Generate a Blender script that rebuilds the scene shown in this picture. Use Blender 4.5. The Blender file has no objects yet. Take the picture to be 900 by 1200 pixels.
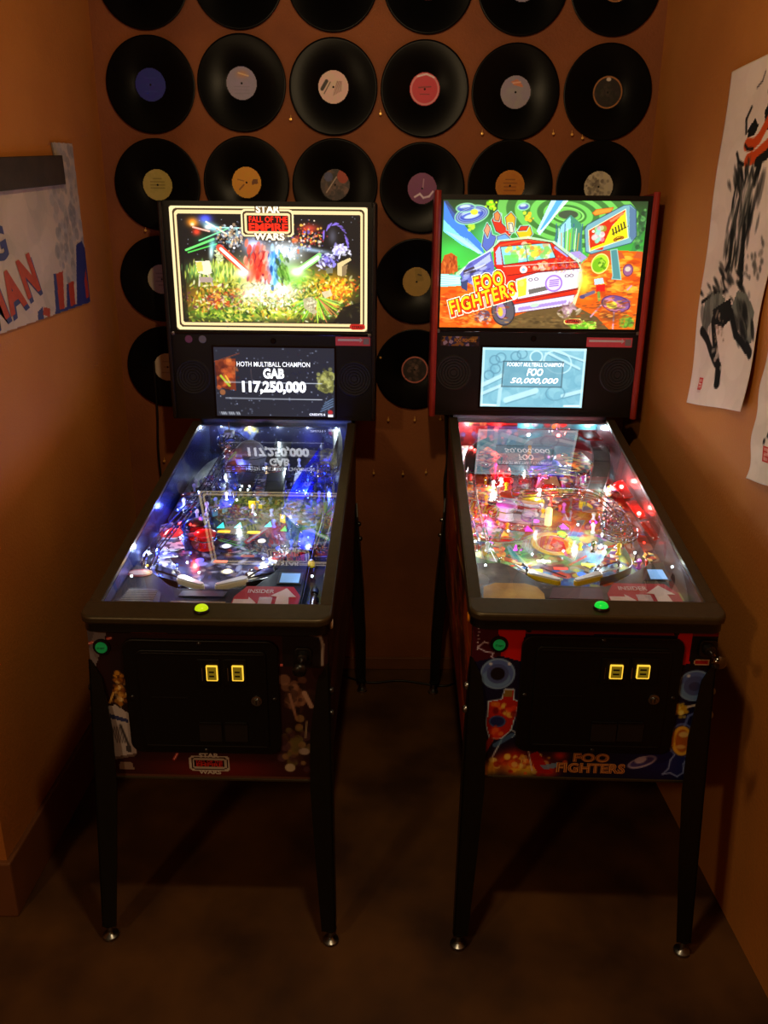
import bpy, math, random
import numpy as np
from mathutils import Matrix, Vector

scene = bpy.context.scene
COL = scene.collection
rnd = random.Random(7)

# ------------------------------------------------------------------ camera
cam_data = bpy.data.cameras.new('camera')
cam = bpy.data.objects.new('camera', cam_data)
COL.objects.link(cam)
scene.camera = cam
cam_data.sensor_fit = 'VERTICAL'
cam_data.sensor_height = 36.0
cam_data.lens = 930.47 / 1200 * 36
cam_data.clip_start = 0.02
cam.matrix_world = (Matrix.Translation((0, 0, 1.7115)) @ Matrix.Rotation(math.radians(-0.5748), 4, 'Z')
                    @ Matrix.Rotation(math.radians(90 - 18.3616), 4, 'X') @ Matrix.Rotation(math.radians(0.5994), 4, 'Z'))

# ------------------------------------------------------------------ world, lights, exposure
world = bpy.data.worlds.new('world')
scene.world = world
world.use_nodes = True
bg = world.node_tree.nodes['Background']
bg.inputs[0].default_value = (1.0, 0.62, 0.36, 1)
bg.inputs[1].default_value = 0.004

def lamp(name, loc, power, color, radius=0.05, kind='POINT', parent=None, rot=None, spot=None):
    d = bpy.data.lights.new(name, kind)
    d.energy = power
    d.color = color
    if kind == 'SPOT':
        d.spot_size = math.radians(spot[0]); d.spot_blend = spot[1]
    d.shadow_soft_size = radius
    o = bpy.data.objects.new(name, d)
    o.location = loc
    if rot: o.rotation_euler = rot
    COL.objects.link(o)
    if parent: o.parent = parent
    return o

WARM = (1.0, 0.70, 0.36)
lamp('ceiling_lamp_light', (0.0, 1.12, 2.55), 33.0, WARM, 0.05)
lamp('room_lamp_light', (-1.5, -0.6, 2.3), 40.0, WARM, 0.10)

vs = scene.view_settings
vs.view_transform = 'Standard'
vs.look = 'None'
vs.exposure = 0.0
vs.gamma = 1.0
vs.use_curve_mapping = False

# ------------------------------------------------------------------ helpers
def lin(c):
    return tuple((x / 255 / 12.92) if x / 255 <= 0.04045 else ((x / 255 + 0.055) / 1.055) ** 2.4 for x in c[:3])

_mats = {}
def mat(name, col=(128, 128, 128), rough=0.5, metal=0.0, emit=0.0, noise=0.0, nscale=40, bump=0.0, coat=0.0,
        spec=0.5, aniso=0.0, col2=None):
    if name in _mats: return _mats[name]
    m = bpy.data.materials.new(name); m.use_nodes = True
    nt = m.node_tree; b = nt.nodes['Principled BSDF']
    c = lin(col)
    b.inputs['Base Color'].default_value = (*c, 1)
    b.inputs['Roughness'].default_value = rough
    b.inputs['Metallic'].default_value = metal
    b.inputs['Specular IOR Level'].default_value = spec
    b.inputs['Coat Weight'].default_value = coat
    if aniso:
        b.inputs['Anisotropic'].default_value = aniso
        t = nt.nodes.new('ShaderNodeTangent'); t.direction_type = 'RADIAL'; t.axis = 'Y'
        nt.links.new(t.outputs[0], b.inputs['Tangent'])
    if emit:
        b.inputs['Emission Color'].default_value = (*c, 1)
        b.inputs['Emission Strength'].default_value = emit
    if noise or bump:
        tc = nt.nodes.new('ShaderNodeTexCoord')
        n = nt.nodes.new('ShaderNodeTexNoise'); n.inputs['Scale'].default_value = nscale
        n.inputs['Detail'].default_value = 5
        nt.links.new(tc.outputs['Object'], n.inputs['Vector'])
        if noise:
            mx = nt.nodes.new('ShaderNodeMix'); mx.data_type = 'RGBA'
            c2 = lin(col2) if col2 else tuple(x * (1 - noise) for x in c)
            mx.inputs['A'].default_value = (*c, 1); mx.inputs['B'].default_value = (*c2, 1)
            rp = nt.nodes.new('ShaderNodeMapRange')
            rp.inputs['From Min'].default_value = 0.35; rp.inputs['From Max'].default_value = 0.65
            nt.links.new(n.outputs['Fac'], rp.inputs['Value'])
            nt.links.new(rp.outputs[0], mx.inputs['Factor'])
            nt.links.new(mx.outputs['Result'], b.inputs['Base Color'])
        if bump:
            bp = nt.nodes.new('ShaderNodeBump'); bp.inputs['Strength'].default_value = bump
            bp.inputs['Distance'].default_value = 0.004
            nt.links.new(n.outputs['Fac'], bp.inputs['Height'])
            nt.links.new(bp.outputs[0], b.inputs['Normal'])
    _mats[name] = m
    return m

def print_mat(name, rough=0.4, emit=0.0, spec=0.5, metal=0.0):
    """flat print: the colours come from the mesh's own colour attribute"""
    if name in _mats: return _mats[name]
    m = bpy.data.materials.new(name); m.use_nodes = True
    nt = m.node_tree; b = nt.nodes['Principled BSDF']
    a = nt.nodes.new('ShaderNodeAttribute'); a.attribute_name = 'ink'
    b.inputs['Roughness'].default_value = rough
    b.inputs['Specular IOR Level'].default_value = spec
    b.inputs['Metallic'].default_value = metal
    if emit:
        b.inputs['Base Color'].default_value = (0.02, 0.02, 0.02, 1)
        nt.links.new(a.outputs['Color'], b.inputs['Emission Color'])
        b.inputs['Emission Strength'].default_value = emit
    else:
        nt.links.new(a.outputs['Color'], b.inputs['Base Color'])
    _mats[name] = m
    return m

def clear_mat(name, tint=(255, 255, 255), k=1.7, rough=0.0, opac=0.0, ocol=(255, 255, 255)):
    """thin clear sheet: transparent, with a Schlick reflection, optionally a little milky"""
    if name in _mats: return _mats[name]
    m = bpy.data.materials.new(name); m.use_nodes = True
    nt = m.node_tree; nt.nodes.clear()
    N = nt.nodes.new; L = nt.links.new
    out = N('ShaderNodeOutputMaterial'); tr = N('ShaderNodeBsdfTransparent'); gl = N('ShaderNodeBsdfGlossy')
    tr.inputs[0].default_value = (*lin(tint), 1)
    gl.inputs['Roughness'].default_value = rough
    geo = N('ShaderNodeNewGeometry'); dot = N('ShaderNodeVectorMath'); dot.operation = 'DOT_PRODUCT'
    L(geo.outputs['Incoming'], dot.inputs[0]); L(geo.outputs['Normal'], dot.inputs[1])
    ab = N('ShaderNodeMath'); ab.operation = 'ABSOLUTE'; L(dot.outputs['Value'], ab.inputs[0])
    om = N('ShaderNodeMath'); om.operation = 'SUBTRACT'; om.inputs[0].default_value = 1; L(ab.outputs[0], om.inputs[1])
    pw = N('ShaderNodeMath'); pw.operation = 'POWER'; L(om.outputs[0], pw.inputs[0]); pw.inputs[1].default_value = 5
    ml = N('ShaderNodeMath'); ml.operation = 'MULTIPLY_ADD'; L(pw.outputs[0], ml.inputs[0])
    ml.inputs[1].default_value = 0.96 * k; ml.inputs[2].default_value = 0.04 * k; ml.use_clamp = True
    mx = N('ShaderNodeMixShader'); L(ml.outputs[0], mx.inputs[0]); L(gl.outputs[0], mx.inputs[2])
    if opac:
        df = N('ShaderNodeBsdfDiffuse'); df.inputs[0].default_value = (*lin(ocol), 1)
        m2 = N('ShaderNodeMixShader'); m2.inputs[0].default_value = opac
        L(tr.outputs[0], m2.inputs[1]); L(df.outputs[0], m2.inputs[2]); L(m2.outputs[0], mx.inputs[1])
    else:
        L(tr.outputs[0], mx.inputs[1])
    L(mx.outputs[0], out.inputs['Surface'])
    _mats[name] = m
    return m

def cell_mat(name, cols, scale=60, rough=0.3, emit=0.0):
    """patchwork print: Voronoi cells coloured from a palette"""
    if name in _mats: return _mats[name]
    m = bpy.data.materials.new(name); m.use_nodes = True
    nt = m.node_tree; b = nt.nodes['Principled BSDF']; N = nt.nodes.new; L = nt.links.new
    tc = N('ShaderNodeTexCoord'); v = N('ShaderNodeTexVoronoi'); v.inputs['Scale'].default_value = scale
    L(tc.outputs['Object'], v.inputs['Vector'])
    sx = N('ShaderNodeSeparateColor'); L(v.outputs['Color'], sx.inputs[0])
    r = N('ShaderNodeValToRGB'); r.color_ramp.interpolation = 'CONSTANT'
    el = r.color_ramp.elements
    while len(el) < len(cols): el.new(0.5)
    for i, c in enumerate(cols):
        el[i].position = i / len(cols); el[i].color = (*lin(c), 1)
    L(sx.outputs[0], r.inputs[0]); L(r.outputs[0], b.inputs['Base Color'])
    b.inputs['Roughness'].default_value = rough
    _mats[name] = m
    return m

class MB:
    """collects shapes; build() links them as one mesh object"""
    def __init__(s): s.v = []; s.f = []
    def add(s, vs_, fs):
        k = len(s.v); s.v += [tuple(p) for p in vs_]; s.f += [tuple(i + k for i in q) for q in fs]; return s
    def box(s, x0, x1, y0, y1, z0, z1):
        return s.add([(x0,y0,z0),(x1,y0,z0),(x1,y1,z0),(x0,y1,z0),(x0,y0,z1),(x1,y0,z1),(x1,y1,z1),(x0,y1,z1)],
                     [(3,2,1,0),(4,5,6,7),(0,1,5,4),(1,2,6,5),(2,3,7,6),(3,0,4,7)])
    def prism(s, poly, off):
        n = len(poly); off = Vector(off)
        a = [Vector(p) for p in poly]; b_ = [p + off for p in a]
        return s.add(a + b_, [tuple(range(n - 1, -1, -1)), tuple(range(n, 2 * n))] +
                     [(i, (i + 1) % n, (i + 1) % n + n, i + n) for i in range(n)])
    def tube(s, pts, r, n=8, closed=False, r2=None, cap=True):
        pts = [Vector(p) for p in pts]; m = len(pts); rings = []; up = None
        for i, p in enumerate(pts):
            if closed: t = pts[(i + 1) % m] - pts[i - 1]
            else: t = pts[min(i + 1, m - 1)] - pts[max(i - 1, 0)]
            t.normalize()
            if up is None:
                up = Vector((0, 0, 1)) if abs(t.z) < 0.9 else Vector((0, 1, 0))
            a = t.cross(up).normalized(); up = a.cross(t).normalized()
            rr = r if r2 is None else r + (r2 - r) * i / max(m - 1, 1)
            rings.append([p + (a * math.cos(2 * math.pi * k / n) + up * math.sin(2 * math.pi * k / n)) * rr for k in range(n)])
        vs_ = [q for g in rings for q in g]; fs = []
        for i in range(m if closed else m - 1):
            j = (i + 1) % m
            for k in range(n):
                fs.append((i*n + k, i*n + (k+1) % n, j*n + (k+1) % n, j*n + k))
        if cap and not closed:
            fs += [tuple(range(n - 1, -1, -1)), tuple(range((m-1)*n, m*n))]
        return s.add(vs_, fs)
    def cyl(s, p, q, r, r2=None, n=16):
        return s.tube([p, q], r, n, r2=r2)
    def lathe(s, prof, o, axis='z', n=24):
        """prof: (radius, height) pairs"""
        vs_, fs = [], []
        for (r, h) in prof:
            for k in range(n):
                a = 2 * math.pi * k / n; c_, s_ = r * math.cos(a), r * math.sin(a)
                p = {'z': (c_, s_, h), 'y': (c_, h, s_), 'x': (h, c_, s_)}[axis]
                vs_.append((o[0] + p[0], o[1] + p[1], o[2] + p[2]))
        for i in range(len(prof) - 1):
            for k in range(n):
                fs.append((i*n + k, i*n + (k+1) % n, (i+1)*n + (k+1) % n, (i+1)*n + k))
        if prof[0][0] > 1e-6: fs.append(tuple(range(n - 1, -1, -1)))
        if prof[-1][0] > 1e-6: fs.append(tuple(range((len(prof)-1)*n, len(prof)*n)))
        return s.add(vs_, fs)
    def sph(s, c, r, n=12, sz=1.0):
        m = n // 2
        return s.lathe([(max(1e-4, r * math.sin(math.pi * i / m)), -r * sz * math.cos(math.pi * i / m)) for i in range(m + 1)], c, 'z', n)
    def build(s, name, material, parent=None, smooth=None, bevel=0.0, loc=(0, 0, 0), seg=2):
        me = bpy.data.meshes.new(name); me.from_pydata(s.v, [], s.f)
        me.materials.append(material)
        import bmesh
        bm = bmesh.new(); bm.from_mesh(me); bmesh.ops.recalc_face_normals(bm, faces=bm.faces); bm.to_mesh(me); bm.free()
        if smooth is not None:
            me.shade_smooth(); me.set_sharp_from_angle(angle=math.radians(smooth))
        return link(name, me, parent, loc, bevel, seg)

def link(name, me, parent=None, loc=(0, 0, 0), bevel=0.0, seg=2):
    o = bpy.data.objects.new(name, me); COL.objects.link(o)
    if parent: o.parent = parent
    o.location = loc
    if bevel:
        md = o.modifiers.new('edge_bevel', 'BEVEL'); md.width = bevel; md.segments = seg; md.limit_method = 'ANGLE'
        md.angle_limit = math.radians(40)
    return o

def tag(o, label=None, cat=None, group=None, kind=None):
    if label: o['label'] = label
    if cat: o['category'] = cat
    if group: o['group'] = group
    if kind: o['kind'] = kind
    return o

def empty(name, loc=(0, 0, 0), rz=0.0):
    o = bpy.data.objects.new(name, None); COL.objects.link(o)
    o.location = loc; o.rotation_euler = (0, 0, rz); o.empty_display_size = 0.1
    return o

def rrect(x0, y0, x1, y1, r, n=6):
    pts = []
    for cx, cy, a0 in ((x1 - r, y1 - r, 0), (x0 + r, y1 - r, 90), (x0 + r, y0 + r, 180), (x1 - r, y0 + r, 270)):
        for k in range(n + 1):
            a = math.radians(a0 + 90 * k / n); pts.append((cx + r * math.cos(a), cy + r * math.sin(a)))
    return pts

_text_cache = {}
FRONT = Matrix(((1, 0, 0), (0, 0, -1), (0, 1, 0)))      # text plane facing -y
def text(name, s, material, parent, org, width=None, height=None, rot=FRONT, ang=0.0, shear=0.0, offset=0.0, ext=0.0002, align='CENTER', space=1.0, ref=None):
    """lettering as a mesh; org is the middle of the line, width and height in metres"""
    key = (s, shear, offset, align, space)
    if key not in _text_cache:
        cu = bpy.data.curves.new('t', 'FONT'); cu.body = s; cu.size = 1; cu.shear = shear; cu.offset = offset
        cu.align_x = align; cu.space_character = space; cu.resolution_u = 3
        ob = bpy.data.objects.new('t', cu); COL.objects.link(ob)
        dg = bpy.context.evaluated_depsgraph_get()
        me = bpy.data.meshes.new_from_object(ob.evaluated_get(dg))
        co = np.zeros(len(me.vertices) * 3); me.vertices.foreach_get('co', co); co = co.reshape(-1, 3)
        polys = [tuple(p.vertices) for p in me.polygons]
        bpy.data.objects.remove(ob); bpy.data.curves.remove(cu); bpy.data.meshes.remove(me)
        mn, mx = co.min(0), co.max(0)
        co = (co - (mn + mx) / 2)
        _text_cache[key] = (co, polys, mx - mn)
    co, polys, sz = _text_cache[key]
    if ref is not None: sz = _text_cache[(s, shear, ref, align, space)][2]
    sx = (width / sz[0]) if width else height / sz[1]
    sy = (height / sz[1]) if height else sx
    c = co * np.array([sx, sy, 1])
    ca, sa = math.cos(math.radians(ang)), math.sin(math.radians(ang))
    c2 = np.stack([c[:, 0] * ca - c[:, 1] * sa, c[:, 0] * sa + c[:, 1] * ca, c[:, 2] * 0 + ext], 1)
    w = c2 @ np.array(rot).T + np.array(org)
    me = bpy.data.meshes.new(name); me.from_pydata([tuple(p) for p in w], [], polys); me.materials.append(material)
    return link(name, me, parent)

# ------------------------------------------------------------------ painter for flat prints
class Cv:
    def __init__(s, w, h, bgc, frame):
        s.w, s.h = w, h; s.fr = frame
        s.a = np.zeros((h, w, 3)) + np.array(bgc, float)
        x0, y0, x1, y1 = frame
        s.X = (x0 + (np.arange(w) + 0.5) / w * (x1 - x0))[None, :].repeat(h, 0)
        s.Y = (y0 + (np.arange(h) + 0.5) / h * (y1 - y0))[:, None].repeat(w, 1)
        s.px = abs(x1 - x0) / w
        s.mask = None
    def win(s, xa, ya, xb, yb):
        x0, y0, x1, y1 = s.fr
        i = sorted(((xa - x0) / (x1 - x0) * s.w, (xb - x0) / (x1 - x0) * s.w))
        j = sorted(((ya - y0) / (y1 - y0) * s.h, (yb - y0) / (y1 - y0) * s.h))
        return slice(max(0, int(j[0]) - 1), max(0, min(s.h, int(j[1]) + 2))), slice(max(0, int(i[0]) - 1), max(0, min(s.w, int(i[1]) + 2)))
    def _mix(s, w, m, col, al):
        m = (m * al)[..., None]; s.a[w] = s.a[w] * (1 - m) + np.array(col, float) * m
    def inside(s, pts, w=None):
        X, Y = (s.X, s.Y) if w is None else (s.X[w], s.Y[w])
        m = np.zeros(X.shape, bool); n = len(pts)
        for i in range(n):
            (xa, ya), (xb, yb) = pts[i], pts[(i + 1) % n]
            if ya == yb: continue
            m ^= ((ya > Y) != (yb > Y)) & (X < (xb - xa) * (Y - ya) / (yb - ya) + xa)
        return m
    def poly(s, pts, col, al=1.0, edge=None, ew=2):
        xs = [p[0] for p in pts]; ys = [p[1] for p in pts]
        w = s.win(min(xs), min(ys), max(xs), max(ys))
        if s.a[w].size: s._mix(w, s.inside(pts, w).astype(float), col, al)
        if edge is not None: s.line(list(pts) + [pts[0]], ew, edge)
    def ell(s, cx, cy, rx, ry, col, al=1.0, rot=0.0, ring=None):
        R = max(rx, ry); w = s.win(cx - R, cy - R, cx + R, cy + R)
        if not s.a[w].size: return
        dx, dy = s.X[w] - cx, s.Y[w] - cy; c, n = math.cos(math.radians(rot)), math.sin(math.radians(rot))
        q = np.sqrt(((dx * c + dy * n) / rx) ** 2 + ((-dx * n + dy * c) / ry) ** 2)
        m = np.clip((1 - q) * min(rx, ry) / s.px + 0.5, 0, 1)
        if ring: m = m * np.clip((q - (1 - ring)) * min(rx, ry) / s.px + 0.5, 0, 1)
        s._mix(w, m, col, al)
    def line(s, pts, wd, col, al=1.0):
        for (xa, ya), (xb, yb) in zip(pts[:-1], pts[1:]):
            w = s.win(min(xa, xb) - wd, min(ya, yb) - wd, max(xa, xb) + wd, max(ya, yb) + wd)
            if not s.a[w].size: continue
            X, Y = s.X[w], s.Y[w]; dx, dy = xb - xa, yb - ya; L = dx * dx + dy * dy + 1e-12
            t = np.clip(((X - xa) * dx + (Y - ya) * dy) / L, 0, 1)
            dd = np.hypot(X - xa - t * dx, Y - ya - t * dy)
            s._mix(w, np.clip((wd / 2 - dd) / s.px + 0.5, 0, 1), col, al)
    def glow(s, cx, cy, rx, ry, col, al=1.0, rot=0.0):
        R = max(rx, ry) * 2.2; w = s.win(cx - R, cy - R, cx + R, cy + R)
        if not s.a[w].size: return
        dx, dy = s.X[w] - cx, s.Y[w] - cy; c, n = math.cos(math.radians(rot)), math.sin(math.radians(rot))
        q = ((dx * c + dy * n) / rx) ** 2 + ((-dx * n + dy * c) / ry) ** 2
        s._mix(w, np.exp(-q * 1.5), col, al)
    def spk(s, n, box, cols, s0, s1, al=0.9, seed=1, asp=1.0, rot=None, blob=True):
        r = random.Random(seed); x0, y0, x1, y1 = box
        for _ in range(n):
            if blob:
                x = (x0 + x1) / 2 + (x1 - x0) / 2 * max(-1.2, min(1.2, r.gauss(0, 0.5))); y = (y0 + y1) / 2 + (y1 - y0) / 2 * max(-1.2, min(1.2, r.gauss(0, 0.5)))
            else:
                x = r.uniform(x0, x1); y = r.uniform(y0, y1)
            z = r.uniform(s0, s1)
            s.ell(x, y, z * asp, z, r.choice(cols), al * r.uniform(0.5, 1), rot if rot is not None else r.uniform(0, 180))
    def keep(s, pts):
        s.mask = s.inside(pts) if s.mask is None else s.mask | s.inside(pts)
    def mesh(s, name, o, u, v, material, parent=None, thick=None):
        """o: upper left corner; u, v: full width and height vectors"""
        w, h = s.w, s.h; o, u, v = np.array(o, float), np.array(u, float), np.array(v, float)
        gx, gy = np.meshgrid(np.linspace(0, 1, w + 1), np.linspace(0, 1, h + 1))
        P = o + gx[..., None] * u + gy[..., None] * v
        idx = np.arange((w + 1) * (h + 1)).reshape(h + 1, w + 1)
        F = np.stack([idx[:-1, :-1], idx[1:, :-1], idx[1:, 1:], idx[:-1, 1:]], -1)
        A = np.clip(s.a / 255, 0, 1); A = np.where(A <= 0.04045, A / 12.92, ((A + 0.055) / 1.055) ** 2.4)
        if s.mask is not None:
            F = F[s.mask]; A = A[s.mask]
        F = F.reshape(-1, 4); A = A.reshape(-1, 3)
        used = np.unique(F); remap = np.full(P.shape[0] * P.shape[1], -1); remap[used] = np.arange(len(used))
        V = P.reshape(-1, 3)[used]; F = remap[F]
        me = bpy.data.meshes.new(name)
        me.vertices.add(len(V)); me.vertices.foreach_set('co', V.ravel())
        me.loops.add(F.size); me.loops.foreach_set('vertex_index', F.ravel().astype(np.int32))
        me.polygons.add(len(F)); me.polygons.foreach_set('loop_start', np.arange(0, F.size, 4, dtype=np.int32))
        at = me.attributes.new('ink', 'FLOAT_COLOR', 'FACE')
        at.data.foreach_set('color', np.concatenate([A, np.ones((len(A), 1))], 1).astype(np.float32).ravel())
        me.update(calc_edges=True); me.materials.append(material)
        return link(name, me, parent)
# ------------------------------------------------------------------ common materials
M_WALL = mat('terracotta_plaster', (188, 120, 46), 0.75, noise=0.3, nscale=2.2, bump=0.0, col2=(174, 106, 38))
M_WALLB = mat('record_wall_dimmed_plaster', (146, 84, 40), 0.75, noise=0.3, nscale=3.0, col2=(120, 66, 32))  # darker than the side walls: the weaker light here is put into the colour
for _m in (M_WALL, M_WALLB):        # fine orange-peel relief
    nt = _m.node_tree; n2 = nt.nodes.new('ShaderNodeTexNoise'); n2.inputs['Scale'].default_value = 130; n2.inputs['Detail'].default_value = 3
    tcn = nt.nodes.new('ShaderNodeTexCoord'); nt.links.new(tcn.outputs['Object'], n2.inputs['Vector'])
    bpn = nt.nodes.new('ShaderNodeBump'); bpn.inputs['Strength'].default_value = 0.35; bpn.inputs['Distance'].default_value = 0.004
    nt.links.new(n2.outputs['Fac'], bpn.inputs['Height']); nt.links.new(bpn.outputs[0], nt.nodes['Principled BSDF'].inputs['Normal'])
M_FLOOR = mat('stained_concrete', (98, 64, 28), 0.5, noise=0.5, nscale=3.5, bump=0.05, col2=(56, 34, 18))
M_BASE = mat('painted_baseboard', (120, 74, 42), 0.5, noise=0.15, nscale=8)
M_CEIL = mat('ceiling_paint', (26, 20, 16), 0.8, noise=0.1)
M_BLACK = mat('black_powder_coat', (12, 11, 11), 0.42, noise=0.2, nscale=90, spec=0.3)
M_BLACKG = mat('black_gloss', (8, 8, 9), 0.18)
M_RAIL = mat('bronze_black_steel', (74, 64, 44), 0.38, metal=0.5, noise=0.15, nscale=60)
M_LEG = mat('dark_steel_leg', (22, 22, 18), 0.4, metal=0.4, noise=0.2, nscale=50)
M_CHROME = mat('chrome', (215, 215, 220), 0.12, metal=1.0)
M_STEEL = mat('brushed_steel', (150, 152, 155), 0.3, metal=1.0, noise=0.15, nscale=30)
M_DKSTEEL = mat('dark_brushed_steel', (70, 72, 74), 0.33, metal=0.9, noise=0.2, nscale=25)
M_BRASS = mat('brass', (255, 206, 110), 0.3, metal=0.45)
M_RUBBER_W = mat('cream_rubber', (236, 226, 190), 0.55)
M_WHITE = mat('white_plastic', (230, 230, 226), 0.35)
M_WOOD = mat('plywood_black_stain', (20, 14, 12), 0.55, noise=0.3, nscale=20)

# ------------------------------------------------------------------ the room
XL, XR, YB = -0.965, 0.955, 3.028
def structure(name, mb, m, **k):
    return tag(mb.build(name, m, **k), kind='structure')

structure('floor', MB().box(-3.2, 1.2, -2.6, 3.2, -0.06, 0.0), M_FLOOR)
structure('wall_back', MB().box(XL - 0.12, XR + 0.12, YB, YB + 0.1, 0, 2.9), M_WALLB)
structure('wall_left', MB().box(XL - 0.12, XL, 1.70, YB, 0, 2.9), M_WALL)
structure('wall_left_return', MB().box(-3.2, XL - 0.12, 1.70, 1.80, 0, 2.9), M_WALL)
structure('wall_right', MB().box(XR, XR + 0.12, -2.6, YB, 0, 2.9), M_WALL)
structure('ceiling', MB().box(-3.2, XR + 0.12, -2.6, YB + 0.1, 2.9, 3.0), M_CEIL)
structure('wall_far_left', MB().box(-3.3, -3.2, -2.6, 1.8, 0, 2.9), M_WALL)
structure('wall_front', MB().box(-3.3, XR + 0.12, -2.7, -2.6, 0, 2.9), M_WALL)
structure('baseboard_left', MB().prism([(XL - 0.1, 1.685, 0), (XL + 0.014, 1.685, 0), (XL + 0.014, YB, 0), (XL - 0.1, YB, 0)][0:4], (0, 0, 0.175)), M_BASE, bevel=0.005)
structure('baseboard_back', MB().box(XL + 0.014, XR, YB - 0.012, YB, 0, 0.055), M_BASE, bevel=0.003)

# ------------------------------------------------------------------ vinyl records on the back wall
def vinyl_mat():
    m = mat('vinyl', (9, 9, 10), 0.30, aniso=0.5, spec=0.07)
    nt = m.node_tree; tc = nt.nodes.new('ShaderNodeTexCoord'); wv = nt.nodes.new('ShaderNodeTexWave')
    wv.wave_type = 'RINGS'; wv.rings_direction = 'Y'; wv.inputs['Scale'].default_value = 70; wv.inputs['Distortion'].default_value = 0
    nt.links.new(tc.outputs['Object'], wv.inputs['Vector'])
    b = nt.nodes.new('ShaderNodeBump'); b.inputs['Strength'].default_value = 0.05; b.inputs['Distance'].default_value = 0.0006
    nt.links.new(wv.outputs['Fac'], b.inputs['Height']); nt.links.new(b.outputs[0], nt.nodes['Principled BSDF'].inputs['Normal'])
    return m
M_VINYL = vinyl_mat()
disc = MB().lathe([(0.0505, -0.0010), (0.0515, -0.0016), (0.0560, -0.0013), (0.0566, -0.0017), (0.1425, -0.0017), (0.1440, -0.0020), (0.1485, -0.0020),
                   (0.1505, -0.0008), (0.1505, 0.0008), (0.1485, 0.0018), (0.0505, 0.0012)], (0, 0, 0), 'y', 72)
_d = disc.build('vinyl_record', M_VINYL, smooth=40); DISC = _d.data; bpy.data.objects.remove(_d)
M_INK = print_mat('label_ink', 0.5)
M_DARKHOLE = mat('spindle_hole', (4, 4, 4), 0.8)
_h = MB().lathe([(0.0001, -0.0019), (0.0036, -0.0019), (0.0036, -0.0012)], (0, 0, 0), 'y', 12).build('spindle_hole', M_DARKHOLE); HOLE = _h.data
bpy.data.objects.remove(_h)

def record_label(parent, base, deco, seed):
    c = Cv(44, 44, base, (-1, 1, 1, -1))
    r = random.Random(seed)
    c.spk(60, (-1, -1, 1, 1), [tuple(max(0, min(255, q + r.randint(-14, 14))) for q in base)], 0.05, 0.2, 0.5, seed)
    if deco: deco(c)
    c.keep([(math.cos(a * math.pi / 36), math.sin(a * math.pi / 36)) for a in range(72)])
    c.mesh('paper_label', (-0.0508, -0.0021, 0.0508), (0.1016, 0, 0), (0, 0, -0.1016), M_INK, parent)

def lines(col, y0, y1, n, w=0.5, wd=0.06):
    def f(c):
        r = random.Random(int(abs(y0) * 99) + n)
        for i in range(n):
            y = y0 + (y1 - y0) * i / max(1, n - 1); a = w * r.uniform(0.5, 1)
            c.line([(-a, y), (a, y)], wd, col, 0.8)
    return f
def d_ring(col, bgc, r=0.94, w=0.1):
    def f(c):
        c.ell(0, 0, r, r, col, 0.9, ring=w); lines(col, -0.5, 0.45, 4, 0.4, 0.05)(c)
    return f
def d_cream(c):
    c.line([(-0.75, -0.12), (-0.45, 0.35)], 0.22, (30, 22, 20)); c.line([(-0.62, -0.4), (-0.2, 0.3)], 0.05, (60, 40, 36))
    for k in range(6): c.line([(0.0 + k * 0.1, -0.5 + k * 0.05), (0.25 + k * 0.06, 0.35)], 0.035, (110, 70, 66), 0.7)
def d_tan(c):
    c.glow(0.05, 0.55, 0.45, 0.28, (196, 140, 96), 0.9); c.line([(-0.2, 0.62), (0.45, 0.45)], 0.08, (230, 200, 150))
    for k in range(3): c.line([(-0.5, -0.2 - k * 0.2), (0.5, -0.2 - k * 0.2)], 0.03, (120, 116, 128), 0.6)
def d_tan2(c):
    c.poly([(-0.35, 0.62), (0.1, 0.8), (0.4, 0.5), (0.5, 0.3), (-0.1, 0.42)], (206, 130, 96)); c.line([(-0.2, 0.55), (0.3, 0.62)], 0.07, (240, 190, 160))
def d_gold(c):
    c.poly([(0.35, -0.15), (0.8, -0.05), (0.75, 0.25), (0.4, 0.2)], (120, 70, 10)); c.line([(-0.5, -0.45), (-0.2, -0.15)], 0.09, (130, 80, 10)); c.line([(-0.6, 0.2), (-0.2, 0.1)], 0.06, (150, 100, 20))
def d_picture(c):
    c.spk(160, (-1, -1, 1, 1), [(46, 40, 48), (92, 70, 66), (30, 24, 30), (120, 92, 90)], 0.06, 0.2, 0.9, 3)
    c.ell(0.55, 0.55, 0.4, 0.45, (176, 56, 30), 0.9); c.ell(-0.45, 0.5, 0.3, 0.3, (70, 84, 150), 0.8); c.line([(-0.6, -0.5), (0.1, 0.5)], 0.07, (200, 180, 170))
def d_purple(c):
    c.line([(-0.5, -0.55), (-0.15, -0.35), (0.1, -0.6), (0.5, -0.5), (0.75, -0.2)], 0.13, (232, 214, 226)); c.line([(0.05, 0.0), (0.1, 0.6)], 0.07, (190, 150, 176))
def d_white(c):
    c.spk(120, (-1, -1, 0.6, 0.9), [(150, 144, 132), (110, 104, 96), (190, 184, 170)], 0.04, 0.14, 0.8, 4)
def d_darkgold(c):
    c.ell(0, 0, 0.98, 0.98, (176, 116, 62), 1, ring=0.09); c.ell(0, 0.78, 0.16, 0.12, (210, 200, 190)); c.spk(30, (-0.7, -0.7, 0.7, 0.5), [(60, 50, 44)], 0.05, 0.15, 0.6, 2)
def d_red(c):
    c.ell(0, 0, 0.97, 0.97, (226, 150, 150), 0.9, ring=0.12); c.line([(-0.4, 0.1), (0.4, 0.15)], 0.07, (120, 10, 24)); c.line([(-0.3, -0.3), (0.3, -0.3)], 0.05, (120, 10, 24)); c.line([(-0.5, 0.75), (0.1, 0.9), (0.6, 0.7)], 0.1, (240, 220, 220))
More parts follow.
